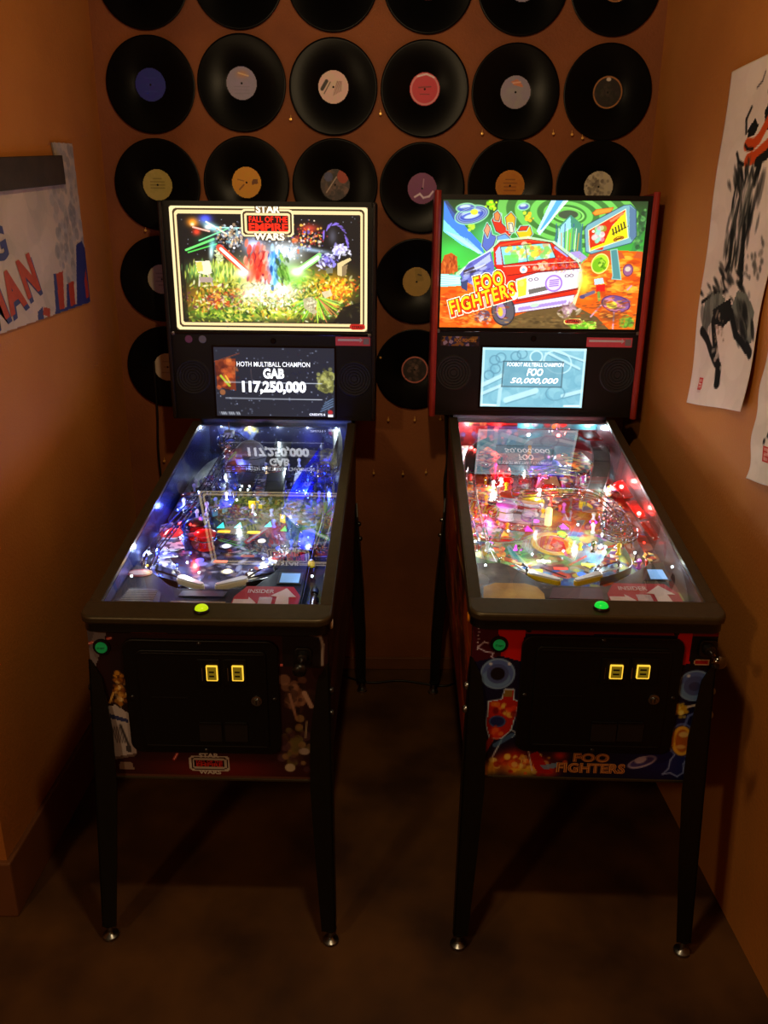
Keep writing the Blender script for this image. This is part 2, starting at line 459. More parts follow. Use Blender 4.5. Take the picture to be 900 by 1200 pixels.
def d_pinkring(c):
    c.ell(0, 0, 0.98, 0.98, (216, 120, 110), 1, ring=0.1); c.spk(60, (-0.7, -0.7, 0.7, 0.7), [(92, 70, 66), (130, 100, 92), (40, 30, 30)], 0.05, 0.16, 0.8, 9)
def d_glare_wedge(c):
    c.poly([(-0.2, 0.9), (0.3, 0.9), (0.5, 0.1), (0, 0)], (126, 104, 30), 0.4); c.line([(0.1, 0.5), (0.3, 0.45)], 0.1, (80, 60, 20))  # olive wedge is a painted light reflection, the short dark line is print

GX, GZ, SX, SZ = -0.7783, 2.2301, 0.3107, 0.3136
REC = [  # col, row, dx, dz, label colour, decoration, description
    (0, 0, 0.0, 0.0, (70, 70, 80), lines((150, 150, 160), -0.5, 0.4, 4), 'black vinyl record at the top left corner of the record wall'),
    (1, 0, 0.0, 0.004, (90, 60, 60), lines((190, 170, 160), -0.5, 0.4, 4), 'second vinyl record from the left in the cut-off top row'),
    (2, 0, 0.0, 0.0, (120, 110, 100), lines((60, 50, 50), -0.5, 0.4, 4), 'third vinyl record from the left in the cut-off top row'),
    (3, 0, 0.004, -0.002, (190, 50, 60), d_red, 'top row vinyl record with the edge of a red label showing'),
    (4, 0, 0.004, -0.004, (140, 136, 156), d_tan, 'top row vinyl record with the edge of a grey label showing'),
    (5, 0, 0.0, -0.002, (40, 34, 34), d_darkgold, 'top right corner vinyl record with a dark label edge'),
    (0, 1, 0.002, 0.0, (34, 52, 150), lines((50, 70, 170), -0.4, 0.4, 3), 'vinyl record with a plain deep blue label'),
    (1, 1, 0.0, 0.008, (146, 142, 168), d_tan, 'vinyl record with a lilac grey label and tan print, left of the cream one'),
    (2, 1, 0.0, 0.0, (232, 196, 188), d_cream, 'vinyl record with a pale pink label and black slanted print'),
    (3, 1, 0.0, -0.003, (206, 30, 58), d_red, 'vinyl record with a bright red label and pale rim lettering'),
    (4, 1, -0.001, -0.009, (150, 142, 164), d_tan2, 'vinyl record with a grey violet label and orange print, right of the red one'),
    (5, 1, 0.003, -0.006, (30, 24, 26), d_darkgold, 'vinyl record with a black label ringed in gold dots'),
    (0, 2, 0.001, -0.001, (190, 178, 100), lines((120, 110, 50), -0.2, 0.4, 4), 'vinyl record with an olive yellow label above the left backbox corner'),
    (1, 2, 0.003, 0.010, (226, 162, 24), d_gold, 'vinyl record with a golden yellow label above the left backbox'),
    (2, 2, 0.003, 0.006, (60, 50, 56), d_picture, 'vinyl record with a dark picture label above the left backbox'),
    (3, 2, -0.001, -0.003, (126, 62, 110), d_purple, 'vinyl record with a purple label between the two backboxes'),
    (4, 2, -0.002, 0.009, (196, 126, 22), lines((120, 70, 10), -0.3, 0.4, 4), 'vinyl record with an orange label above the right backbox'),
    (5, 2, 0.0, 0.009, (206, 200, 182), d_white, 'vinyl record with a white patterned label above the right backbox'),
    (0, 3, -0.009, -0.006, (170, 164, 140), lines((110, 104, 90), -0.4, 0.4, 4), 'vinyl record half hidden left of the lit backbox artwork'),
    (3, 3, -0.013, -0.006, (176, 138, 58), d_glare_wedge, 'vinyl record with a tan label between the two backboxes'),
    (0, 4, -0.012, -0.010, (200, 184, 166), lines((150, 130, 120), -0.4, 0.4, 3), 'lowest vinyl record, left of the left backbox speaker panel'),
    (3, 4, -0.013, -0.012, (44, 36, 38), d_pinkring, 'lowest vinyl record between the backboxes, dark label ringed in pink'),
]
for i, (cx, ry, dx, dz, base, deco, lab) in enumerate(REC):
    o = bpy.data.objects.new('vinyl_record', DISC); COL.objects.link(o)
    o.location = (GX + cx * SX + dx, YB - 0.010, GZ - (ry - 1) * SZ + dz)
    tag(o, lab, 'record', 'vinyl records on the back wall')
    record_label(o, base, deco, 20 + i)
    h = bpy.data.objects.new('spindle_hole', HOLE); COL.objects.link(h); h.parent = o; h.location = (0, -0.0006, 0)

_p = MB().lathe([(0.0001, -0.017), (0.0040, -0.0165), (0.0048, -0.0145), (0.0040, -0.0125), (0.0016, -0.0115), (0.0016, 0.0)], (0, 0, 0), 'y', 10)
_p.add([(-0.0010, -0.011, 0.001), (0.0010, -0.011, 0.001), (0.0004, -0.009, 0.014), (-0.0004, -0.009, 0.014)], [(0, 1, 2, 3)])
_po = _p.build('wall_pin', M_BRASS, smooth=40); PIN = _po.data; bpy.data.objects.remove(_po)
def pin(x, z, lab, grp):
    o = bpy.data.objects.new('wall_pin', PIN); COL.objects.link(o); o.location = (x, YB, z)
    tag(o, lab, 'pin', grp)
for x, z, w in ((0.043, 1.084, 'leftmost'), (0.145, 1.085, 'middle'), (0.244, 1.089, 'rightmost')):
    pin(x, z, w + ' brass pin of the upper bare row between the machines', 'upper row of bare brass pins')
for x, z, w in ((-0.012, 0.872, 'leftmost'), (0.103, 0.869, 'middle'), (0.194, 0.877, 'rightmost')):
    pin(x, z, w + ' brass pin of the lower bare row between the machines', 'lower row of bare brass pins')
pin(-0.831, 0.914, 'single brass pin left of the left machine cabinet', 'loose brass pins')
pin(-0.128, 1.076, 'brass pin just under the right end of the left backbox', 'loose brass pins')
for x, z, w in ((-0.304, 2.129, 'lower left of the pale pink labelled record'), (0.004, 2.149, 'lower left of the red labelled record'), (0.356, 2.091, 'below the grey violet labelled record, left side'), (0.602, 2.094, 'below the grey violet labelled record, right side'),
                (0.667, 2.092, 'below the gold ringed record, left of its neighbour pin'), (0.704, 2.081, 'below the gold ringed record, right of its neighbour pin'), (-0.832, 1.764, 'between two half hidden records at the far left'), (0.011, 1.322, 'beside the lowest record between the backboxes')):
    pin(x, z, 'thin brass pin ' + w, 'pins holding the records')
# ------------------------------------------------------------------ art for the flat prints
def art_translite_left():
    c = Cv(340, 214, (20, 16, 14), (62, 66, 805, 548))
    def rr(x0, y0, x1, y1, r, col): c.poly([(x, y) for x, y in rrect(x0, y0, x1, y1, r)], col)
    rr(62, 66, 805, 548, 24, (214, 192, 142)); rr(75, 80, 792, 535, 16, (52, 36, 20)); rr(82, 87, 786, 528, 14, (210, 184, 132))
    rr(91, 99, 777, 517, 8, (40, 26, 18)); rr(94, 102, 774, 514, 7, (20, 17, 16))
    keep_frame = c.a.copy(); field = c.inside(rrect(94, 102, 774, 514, 7))
    for k in range(60):
        r = random.Random(k); c.ell(r.uniform(100, 770), r.uniform(105, 260), 1.3, 1.3, (200, 205, 225), 0.8)
    # jungle glow over the lower half
    for x, y, rx, ry, col, al in ((300, 390, 190, 90, (140, 136, 30), 1), (570, 390, 180, 100, (156, 146, 36), 1), (430, 350, 150, 120, (246, 250, 220), .9),
                                  (170, 430, 90, 60, (170, 110, 30), .8), (665, 375, 90, 60, (236, 160, 20), .9), (285, 320, 100, 44, (190, 196, 50), .9),
                                  (240, 480, 150, 34, (120, 160, 40), .9), (450, 475, 190, 34, (196, 206, 60), .9), (160, 320, 60, 44, (70, 96, 40), .8)):
        c.glow(x, y, rx, ry, col, al)
    YG = [(236, 226, 90), (200, 190, 40), (110, 150, 40), (60, 96, 24), (246, 246, 190), (206, 126, 36), (34, 44, 14), (160, 160, 44), (84, 70, 20), (40, 56, 16)]
    c.spk(1000, (110, 335, 470, 512), YG, 1.5, 4.2, 0.8, 11, asp=2.6); c.spk(900, (400, 325, 745, 508), YG, 1.5, 4.2, 0.8, 12, asp=2.6)
    c.spk(150, (130, 380, 330, 480), [(200, 100, 30), (160, 50, 26), (230, 200, 170), (90, 50, 56), (210, 150, 60)], 2, 5, 0.9, 13, asp=2.2)
    c.spk(140, (630, 330, 760, 430), [(226, 110, 24), (240, 180, 30), (180, 56, 20), (246, 226, 90)], 2, 5, 0.9, 14, asp=2.2)
    c.spk(300, (110, 285, 340, 345), [(90, 140, 70), (180, 196, 70), (60, 84, 36), (220, 226, 110)], 2, 4, 0.85, 15, asp=4, rot=95)
    c.spk(160, (120, 460, 420, 512), [(60, 100, 30), (130, 160, 40), (30, 48, 18), (210, 200, 80)], 2, 5, 0.9, 16, asp=2.4)
    # burst, beams and haze in the sky
    c.glow(150, 132, 26, 20, (246, 140, 30), 1); c.glow(148, 140, 9, 8, (255, 226, 180), 1); c.glow(198, 118, 28, 18, (70, 80, 240), 1); c.glow(163, 168, 18, 16, (230, 60, 36), 1)
    c.glow(222, 150, 46, 18, (160, 226, 236), 0.95, 25); c.glow(205, 150, 14, 10, (255, 255, 255), 1); c.glow(190, 200, 40, 30, (30, 70, 40), 0.7)
    for a, b, w, col in (((118, 236), (225, 194), 8, (110, 240, 110)), ((126, 245), (235, 212), 5, (80, 206, 80)), ((170, 200), (290, 150), 5, (130, 226, 160)), ((200, 130), (300, 190), 6, (246, 246, 210)),
                         ((230, 150), (332, 152), 5, (170, 236, 226)), ((150, 150), (210, 165), 6, (255, 180, 160))):
        c.line([a, b], w, col, 0.9)
    c.spk(170, (240, 140, 345, 230), [(246, 246, 250), (90, 90, 110), (170, 140, 110), (230, 186, 130), (130, 170, 180)], 2, 6, 0.9, 17)
    c.glow(214, 240, 10, 36, (206, 236, 236), 1, 6); c.glow(222, 215, 16, 26, (110, 206, 206), 0.7)
    c.spk(60, (225, 230, 260, 285), [(220, 230, 180), (180, 190, 130)], 2, 5, 0.8, 18)
    # centre: pale mist, a red glow and a green glow crossing in the mist
    c.glow(375, 215, 46, 34, (196, 212, 255), 1); c.glow(490, 240, 76, 44, (236, 244, 246), 1); c.glow(450, 330, 70, 70, (206, 234, 255), 0.95); c.glow(460, 395, 76, 36, (252, 255, 252), 1); c.glow(360, 400, 50, 40, (250, 246, 220), 0.8)
    c.spk(150, (420, 195, 560, 280), [(255, 255, 255), (190, 206, 222), (110, 130, 150)], 2, 5, 0.8, 19)
    c.glow(392, 285, 36, 56, (226, 44, 24), 1, 12); c.glow(372, 318, 44, 26, (236, 60, 30), 0.9); c.spk(90, (345, 220, 430, 345), [(250, 100, 60), (170, 24, 20), (255, 170, 140), (120, 24, 40), (236, 60, 40)], 3, 9, 0.8, 20, asp=2.4, rot=100)
    c.glow(446, 300, 18, 66, (50, 130, 230), 0.9, -4); c.spk(60, (428, 225, 470, 370), [(70, 150, 240), (30, 66, 130), (170, 220, 255)], 3, 7, 0.75, 21, asp=2.6, rot=96)
    c.line([(246, 226), (346, 320)], 26, (234, 70, 46), 0.9); c.line([(250, 230), (344, 318)], 11, (255, 244, 240)); c.glow(330, 322, 34, 22, (255, 244, 236), 1)
    c.glow(528, 330, 60, 46, (130, 232, 70), 0.9); c.line([(545, 308), (622, 254)], 24, (150, 240, 120), 0.85); c.line([(530, 318), (616, 258)], 12, (244, 255, 230)); c.glow(535, 315, 28, 20, (255, 255, 244), 1)
    c.glow(478, 305, 22, 40, (70, 110, 40), 0.8, -10); c.spk(60, (458, 265, 505, 365), [(80, 130, 40), (40, 66, 26), (150, 200, 80)], 3, 7, 0.75, 22, asp=2.2, rot=75)
    c.spk(220, (330, 370, 540, 465), [(255, 255, 244), (230, 220, 110), (160, 180, 100), (210, 130, 80), (255, 255, 255), (110, 120, 60)], 1.5, 4, 0.8, 23, asp=2)
    # right: embers, violet cloud, tan blocks, a fan of leaves
    c.glow(585, 150, 40, 18, (200, 60, 40), 0.85); c.spk(150, (520, 130, 640, 235), [(240, 90, 40), (250, 190, 70), (150, 40, 40), (90, 80, 160), (250, 230, 200)], 1.5, 5, 0.9, 24)
    c.glow(532, 195, 14, 12, (230, 100, 50), 0.95)
    for k in range(26):
        r = random.Random(k + 50); a = math.radians(r.uniform(190, 350)); c.line([(680 + 44 * math.cos(a), 215 + 78 * math.sin(a)), (680 + 52 * math.cos(a + .3), 215 + 86 * math.sin(a + .3))], 4, (120, 96, 200), 0.7)
    c.glow(672, 180, 18, 34, (150, 150, 180), 0.35); c.spk(70, (620, 240, 690, 300), [(220, 216, 255), (130, 120, 220), (60, 50, 120)], 2, 5, 0.9, 25, asp=2.2); c.spk(60, (675, 210, 730, 252), [(236, 232, 255), (150, 140, 220)], 2, 5, 0.9, 26, asp=2.4)
    c.glow(600, 232, 80, 10, (170, 200, 230), 0.7, 8)
    c.poly([(690, 280), (738, 258), (742, 268), (712, 288), (706, 330), (690, 326)], (190, 170, 120)); c.poly([(706, 292), (728, 284), (722, 326), (708, 330)], (120, 100, 70)); c.poly([(645, 300), (672, 296), (672, 318), (648, 320)], (110, 110, 96), 0.8)
    c.poly([(150, 278), (205, 276), (212, 322), (195, 332), (158, 322)], (206, 196, 170)); c.poly([(152, 282), (176, 280), (178, 316), (158, 318)], (230, 180, 80)); c.line([(165, 330), (160, 372)], 7, (190, 180, 160)); c.line([(200, 330), (212, 370)], 7, (170, 160, 140)); c.poly([(160, 338), (215, 340), (210, 360), (165, 358)], (150, 130, 120))
    for k in range(70):
        r = random.Random(k + 90); a = math.radians(r.uniform(15, 165)); L0, L1 = 12, r.uniform(60, 112)
        c.line([(608 + L0 * math.cos(a), 408 + L0 * math.sin(a)), (608 + L1 * math.cos(a) * 1.05, 408 + L1 * math.sin(a))], 4, r.choice([(70, 150, 30), (180, 210, 60), (40, 90, 24), (200, 110, 70), (140, 190, 90)]), 0.85)
    c.poly([(556, 420), (590, 410), (612, 430), (600, 458), (612, 470), (596, 480), (560, 455)], (170, 158, 126), 0.9); c.poly([(628, 392), (662, 384), (670, 404), (640, 416)], (196, 182, 150), 0.9); c.spk(40, (556, 410, 612, 470), [(120, 104, 80), (220, 210, 180)], 2, 5, 0.8, 27)
    c.poly([(710, 450), (774, 430), (774, 514), (670, 514)], (22, 18, 12), 0.85)
    c.poly([(94, 102), (104, 102), (112, 514), (94, 514)], (18, 16, 14), 0.6)
    c.a[~field] = keep_frame[~field]
    # title plate: cream frame round a black field
    rr(330, 82, 528, 184, 18, (214, 192, 142)); rr(337, 89, 521, 177, 14, (52, 36, 20)); rr(343, 95, 515, 171, 12, (210, 184, 132)); rr(352, 104, 507, 162, 4, (30, 10, 8))
    c.poly([(384, 66), (474, 66), (474, 92), (384, 92)], (96, 70, 40)); c.poly([(380, 172), (504, 172), (504, 196), (380, 196)], (60, 44, 30), 0.6)
    rr(735, 516, 795, 538, 10, (150, 26, 18))
    c.keep(rrect(62, 66, 805, 548, 24))
    return c

def art_translite_right():
    c = Cv(370, 232, (60, 150, 60), (80, 66, 782, 528))
    for k in range(40):
        t = k / 39; c.poly([(70, 66 + 6 * k), (800, 66 + 6 * k), (800, 74 + 6 * k), (70, 74 + 6 * k)], (int(44 + 30 * t), int(60 + 150 * t), int(34 + 40 * t)))
    for k, r in enumerate((245, 215, 185, 158, 132, 108, 86, 64, 44)): c.ell(512, 118, r, r * 0.52, (130, 226, 96) if k % 2 == 0 else (52, 96, 44), 0.75, 8)
    c.ell(512, 118, 34, 15, (70, 84, 60)); c.ell(512, 118, 56, 25, (150, 240, 110), 1, 8, ring=0.12)
    c.glow(120, 250, 60, 40, (70, 210, 80), 0.8); c.glow(240, 190, 60, 60, (90, 220, 150), 0.6)
    for k in range(9): c.line([(720 + k * 3, 330), (770 + 4 * math.sin(k), 120 + k * 18)], 5, (60, 120, 70), 0.5)
    c.spk(60, (740, 90, 782, 260), [(110, 180, 90), (60, 100, 60), (40, 60, 40)], 4, 10, 0.7, 31)
    # orange desert
    c.poly([(80, 372), (200, 350), (360, 420), (560, 300), (600, 258), (690, 240), (800, 246), (800, 540), (70, 540)], (232, 96, 20)); c.spk(420, (70, 380, 380, 530), [(250, 130, 30), (200, 60, 14), (255, 160, 60), (220, 84, 20)], 3, 10, 0.7, 32, asp=2.5, rot=0)
    c.spk(300, (580, 260, 790, 400), [(255, 150, 30), (220, 80, 20), (255, 190, 60), (180, 60, 20)], 3, 9, 0.7, 33, asp=2.5, rot=0)
    for x, h in ((614, 30), (640, 40), (664, 26), (700, 20), (770, 24)): c.poly([(x - 22, 266), (x - 10, 266 - h), (x + 8, 266 - h * 0.9), (x + 22, 270)], (196, 84, 40))
    c.poly([(80, 300), (92, 264), (116, 255), (136, 268), (142, 320), (84, 340)], (190, 84, 30)); c.spk(50, (84, 262, 140, 330), [(220, 120, 50), (140, 50, 20)], 3, 9, 0.7, 34, asp=.4, rot=0)
    c.poly([(76, 330), (150, 334), (160, 372), (74, 378)], (150, 240, 220)); 
    for k in range(5): c.line([(76, 334 + k * 9), (150, 344 + k * 5)], 3, (230, 255, 250))
    # light beams
    c.poly([(86, 76), (86, 176), (150, 222), (232, 268), (222, 226), (160, 160)], (70, 130, 240)); c.poly([(86, 140), (140, 190), (226, 262), (150, 226), (86, 180)], (130, 220, 245)); c.poly([(84, 74), (96, 74), (160, 150), (120, 140)], (60, 70, 120), 0.7)
    for k in range(9): c.line([(96 + 9 * k, 180 + 3 * k), (210 + k * 2, 256)], 2, (200, 250, 255), 0.8)
    c.poly([(452, 66), (512, 66), (470, 120), (420, 190), (408, 176)], (190, 240, 250)); c.poly([(470, 66), (494, 66), (430, 170), (418, 172)], (90, 170, 230)); c.line([(505, 70), (416, 186)], 4, (255, 255, 220))
    # saucers
    for x, y, rx, ry, rot in ((182, 122, 56, 28, -14), (358, 92, 17, 9, -8), (160, 98, 30, 12, -6)):
        c.ell(x, y, rx + 5, ry + 5, (150, 220, 170), 0.9, rot); c.ell(x, y, rx, ry, (96, 110, 170), 1, rot); c.ell(x - 2, y - 4, rx * 0.62, ry * 0.55, (190, 210, 230), 1, rot); c.ell(x, y + 5, rx * 0.8, ry * 0.5, (60, 80, 190), 0.8, rot, ring=0.4)
    c.ell(190, 112, 13, 10, (230, 240, 60)); c.spk(26, (232, 72, 264, 102), [(210, 250, 40), (130, 210, 30)], 3, 7, 1, 35); c.spk(14, (172, 152, 196, 172), [(190, 240, 60)], 3, 6, 1, 36); c.spk(20, (362, 112, 390, 142), [(240, 190, 40), (200, 230, 60)], 3, 7, 1, 37)
    # bright shapes riding on the van roof
    for pts, col in (([(252, 140), (266, 112), (282, 118), (286, 150), (322, 184), (312, 200), (268, 178)], (206, 50, 30)), ([(258, 118), (270, 108), (280, 122), (276, 142), (262, 140)], (226, 130, 70)), ([(222, 230), (230, 166), (246, 160), (254, 190), (270, 196), (262, 226), (240, 250)], (90, 110, 190)),
                     ([(226, 176), (236, 150), (248, 168), (240, 200)], (236, 150, 110)), ([(298, 130), (316, 112), (332, 130), (330, 176), (306, 172)], (240, 170, 40)), ([(310, 150), (322, 150), (330, 180), (316, 182)], (240, 220, 190)), ([(338, 180), (350, 162), (384, 160), (394, 186), (380, 204), (352, 204)], (240, 190, 30)),
                     ([(344, 176), (352, 160), (380, 158), (372, 174)], (220, 60, 30)), ([(272, 196), (300, 186), (320, 204), (276, 214)], (110, 160, 220))):
        c.line(pts + [pts[0]], 7, (190, 240, 220), 0.8); c.poly(pts, col, 1, (70, 40, 50), 2)
    # city block on the horizon
    c.poly([(462, 240), (480, 160), (520, 118), (560, 150), (572, 250), (540, 280), (480, 262)], (70, 140, 110)); c.poly([(478, 232), (490, 160), (520, 124), (536, 240)], (150, 210, 220)); c.poly([(500, 180), (536, 160), (548, 236), (508, 246)], (110, 200, 90))
    for k in range(10): c.line([(474 + k * 10, 150 + (k % 3) * 16), (480 + k * 9, 244)], 3, ((60, 90, 150), (230, 250, 220), (220, 150, 40))[k % 3], 0.9)
    c.poly([(478, 256), (560, 244), (590, 266), (560, 290), (496, 282)], (180, 150, 220), 0.9)
    # billboard
    c.poly([(684, 330), (668, 240), (690, 236), (714, 344), (682, 342)], (80, 140, 140), 1, (150, 200, 190), 3)
    c.poly([(572, 168), (580, 152), (700, 84), (722, 82), (742, 100), (752, 190), (736, 214), (602, 254), (582, 246)], (120, 170, 180)); c.poly([(718, 86), (742, 102), (750, 190), (738, 206), (728, 190)], (90, 120, 150))
    c.poly([(586, 172), (706, 98), (710, 120), (668, 150), (640, 240), (600, 240), (590, 220)], (206, 50, 24)); c.poly([(706, 104), (724, 196), (654, 222), (646, 226), (596, 244), (600, 232), (644, 214), (664, 158)], (250, 226, 30)); c.spk(26, (600, 150, 640, 215), [(120, 210, 60), (230, 240, 220), (240, 150, 180), (150, 220, 200)], 4, 11, 1, 38)
    for k in range(5): c.line([(668 + k * 9, 166 - k * 6), (674 + k * 9, 186 - k * 6)], 5, (60, 60, 30)); 
    c.line([(668, 184), (720, 156)], 3, (60, 60, 30)); c.ell(692, 200, 19, 9, (150, 80, 20), 1, -18, ring=0.35); c.line([(684, 202), (700, 197)], 6, (110, 40, 20))
    for k in range(4): c.line([(660 + k * 10, 138 - k * 7), (668 + k * 10, 134 - k * 7)], 9, (250, 130, 80))
    c.poly([(594, 112), (606, 100), (664, 92), (656, 108), (604, 120)], (240, 150, 50), 1, (200, 70, 20), 2)
    # the van
    RED, DK = (214, 40, 24), (70, 20, 30)
    c.line([(140, 330), (190, 290), (262, 240), (280, 214), (380, 200), (470, 216), (560, 280), (575, 350), (555, 440)], 12, (210, 255, 200), 0.8)
    c.poly([(148, 330), (180, 288), (252, 246), (268, 300), (262, 380), (200, 372), (160, 350)], (104, 106, 190)); c.poly([(160, 318), (236, 286), (240, 300), (166, 342)], (70, 60, 60)); c.poly([(196, 300), (250, 258), (256, 282), (206, 318)], (180, 190, 240))
    c.poly([(150, 345), (178, 352), (176, 392), (156, 380)], (60, 70, 110))
    c.poly([(262, 236), (284, 214), (380, 204), (464, 216), (556, 286), (572, 320), (566, 392), (540, 440), (350, 470), (318, 440), (296, 330), (268, 300)], RED)
    c.poly([(286, 232), (456, 216), (480, 268), (300, 296)], (140, 220, 225)); c.poly([(270, 250), (284, 226), (296, 296), (276, 296)], (180, 190, 230)); c.spk(60, (318, 228, 460, 272), [(250, 210, 60), (230, 150, 60), (130, 200, 90), (250, 240, 200)], 4, 12, 0.95, 39); c.poly([(300, 262), (350, 258), (352, 288), (304, 294)], (110, 220, 80), 0.8)
    c.line([(282, 228), (380, 206), (462, 218)], 6, (240, 80, 40)); c.line([(476, 232), (520, 262)], 8, (160, 160, 220))
    c.poly([(302, 300), (556, 284), (566, 304), (420, 318), (316, 334)], (230, 50, 24)); c.spk(30, (390, 286, 470, 312), [(250, 170, 110), (250, 220, 190)], 3, 9, 0.9, 40); c.spk(24, (480, 282, 560, 300), [(250, 120, 60), (160, 20, 16)], 3, 8, 0.8, 41)
    c.ell(371, 312, 13, 13, (245, 245, 240), 1); c.ell(371, 312, 6, 6, (150, 190, 210))
    c.poly([(345, 346), (420, 322), (566, 306), (572, 330), (566, 376), (356, 420)], (244, 232, 244)); c.poly([(350, 350), (384, 338), (386, 404), (358, 412)], (240, 230, 60)); c.ell(367, 362, 9, 11, (250, 250, 100)); c.poly([(392, 384), (470, 366), (510, 372), (396, 402)], (110, 104, 96)); c.ell(480, 360, 31, 31, (160, 120, 210)); c.ell(480, 360, 25, 25, (226, 206, 240)); 
    for k in range(4): c.line([(466, 350 + 7 * k), (496, 346 + 7 * k)], 4, (150, 110, 200))
    for x in (398, 418, 524, 540): c.ell(x, 348 - (x - 398) * 0.12, 8, 6, (100, 90, 100), 1, ring=0.4)
    c.poly([(352, 428), (566, 380), (564, 398), (350, 446)], (220, 44, 20)); c.poly([(338, 440), (556, 400), (552, 424), (540, 440), (350, 470)], (220, 210, 240)); c.poly([(360, 450), (530, 420), (528, 432), (362, 462)], (170, 140, 210)); c.ell(418, 440, 16, 7, (190, 230, 190), 1, -10)
    c.poly([(330, 490), (400, 462), (550, 436), (640, 480), (690, 528), (300, 528)], (104, 80, 44)); c.ell(308, 462, 42, 56, (90, 84, 90), 1, -10); c.ell(300, 462, 20, 34, (160, 130, 180), 1, -10); c.ell(298, 466, 9, 17, (230, 190, 60), 1, -10); c.ell(240, 480, 22, 20, (90, 80, 100)); c.spk(24, (216, 466, 262, 508), [(180, 170, 200), (120, 60, 60), (220, 200, 180)], 3, 7, 0.9, 42)
    c.glow(588, 356, 26, 50, (255, 240, 60), 0.95); c.glow(570, 330, 10, 40, (240, 255, 180), 0.9)
    # round green shape, red block, violet pod on legs in the sand
    c.ell(636, 288, 30, 36, (180, 220, 40), 1, 15); c.ell(632, 292, 22, 26, (120, 180, 30), 1, 15); c.spk(12, (618, 270, 650, 310), [(220, 240, 90), (60, 110, 20)], 3, 7, 0.8, 43); c.poly([(628, 366), (660, 360), (662, 386), (632, 390)], (214, 30, 24)); c.poly([(620, 344), (650, 338), (656, 358), (624, 364)], (190, 210, 230)); c.line([(622, 390), (586, 406)], 12, (110, 96, 120)); c.ell(584, 408, 10, 7, (80, 70, 110)); c.line([(640, 392), (644, 418)], 10, (120, 150, 60))
    for a, b in (((660, 428), (620, 480)), ((700, 450), (702, 524)), ((745, 436), (720, 460)), ((740, 380), (752, 366))): c.line([a, b], 6, (210, 150, 170))
    c.ell(704, 432, 52, 30, (140, 90, 150), 1, 12); c.ell(692, 434, 36, 23, (210, 130, 160), 1, 15); c.ell(690, 436, 20, 14, (230, 220, 70), 1, 15); c.ell(722, 418, 34, 12, (100, 70, 130), 0.8, 14); c.glow(690, 480, 46, 20, (80, 56, 40), 0.8)
    c.spk(40, (510, 430, 570, 480), [(210, 170, 190), (160, 120, 130), (230, 210, 180)], 2, 6, 0.9, 44, asp=3); c.ell(735, 310, 18, 22, (150, 90, 130)); c.ell(734, 306, 10, 9, (210, 190, 170))
    c.spk(70, (540, 498, 640, 526), [(150, 220, 40), (100, 180, 40), (210, 240, 90)], 3, 10, 0.9, 45); c.spk(40, (720, 470, 780, 526), [(120, 180, 50), (80, 120, 40)], 3, 10, 0.8, 46)
    c.poly(rrect(526, 488, 590, 510, 10), (236, 206, 110)); c.poly(rrect(530, 491, 586, 507, 8), (196, 30, 24))
    # ink outlines and highlights
    OL = (60, 16, 24)
    for pts in ([(262, 236), (284, 214), (380, 204), (464, 216), (556, 286)], [(286, 232), (456, 216), (480, 268), (300, 296), (286, 232)], [(302, 300), (556, 284), (566, 304), (420, 318), (316, 334)], [(345, 346), (420, 322), (566, 306)], [(356, 420), (566, 376)], [(352, 428), (566, 380)], [(338, 440), (556, 400)], [(350, 470), (540, 440)], [(345, 346), (356, 420)], [(372, 230), (384, 284)], [(268, 300), (296, 330), (318, 440)]): c.line(pts, 2.4, OL, 0.8)
    for pts in ([(300, 302), (420, 292), (552, 282)], [(352, 352), (420, 328), (560, 312)], [(346, 446), (550, 406)]): c.line(pts, 2.5, (255, 236, 220), 0.9)
    for k in range(7): c.line([(392 + 24 * k, 296 - 1.6 * k), (398 + 24 * k, 308 - 1.6 * k)], 3, (150, 24, 16), 0.9)
    c.ell(308, 462, 42, 56, (40, 36, 44), 1, -10, ring=0.08); c.ell(300, 462, 20, 34, (50, 40, 60), 1, -10, ring=0.14)
    c.line([(572, 168), (580, 152), (700, 84), (722, 82), (742, 100), (752, 190), (736, 214), (602, 254), (582, 246), (572, 168)], 2.5, (50, 70, 90)); c.line([(586, 172), (706, 98), (724, 196), (596, 244), (586, 172)], 2.5, (255, 250, 190))
    c.line([(148, 330), (180, 288), (252, 246)], 3, (230, 255, 240)); c.line([(166, 326), (236, 296)], 3, (220, 220, 250)); c.spk(40, (150, 300, 262, 376), [(150, 160, 230), (60, 56, 120), (210, 220, 250)], 2, 6, 0.7, 51, asp=2.5, rot=-25)
    c.ell(704, 432, 52, 30, (70, 40, 90), 1, 12, ring=0.08); c.ell(636, 288, 30, 36, (250, 250, 150), 1, 15, ring=0.08); c.ell(735, 310, 18, 22, (90, 40, 60), 1, ring=0.12)
    c.spk(160, (440, 260, 600, 330), [(180, 150, 210), (230, 120, 40), (120, 90, 140), (250, 190, 120)], 1.5, 4, 0.5, 52); c.spk(260, (80, 400, 300, 528), [(180, 50, 10), (255, 170, 70), (150, 40, 10)], 1, 3, 0.7, 53, asp=3, rot=8); c.spk(200, (580, 400, 782, 520), [(190, 70, 20), (250, 170, 60), (120, 60, 30), (90, 60, 40)], 1, 3.5, 0.7, 54, asp=3, rot=-6); c.spk(120, (330, 470, 640, 526), [(140, 110, 60), (70, 54, 30)], 1.5, 4, 0.6, 55, asp=3, rot=0)
    for k in range(5): c.ell(182, 122, 56 - 4 * k, 28 - 3 * k, (200, 240, 250) if k % 2 else (60, 70, 140), 0.6, -14, ring=0.06)
    return c

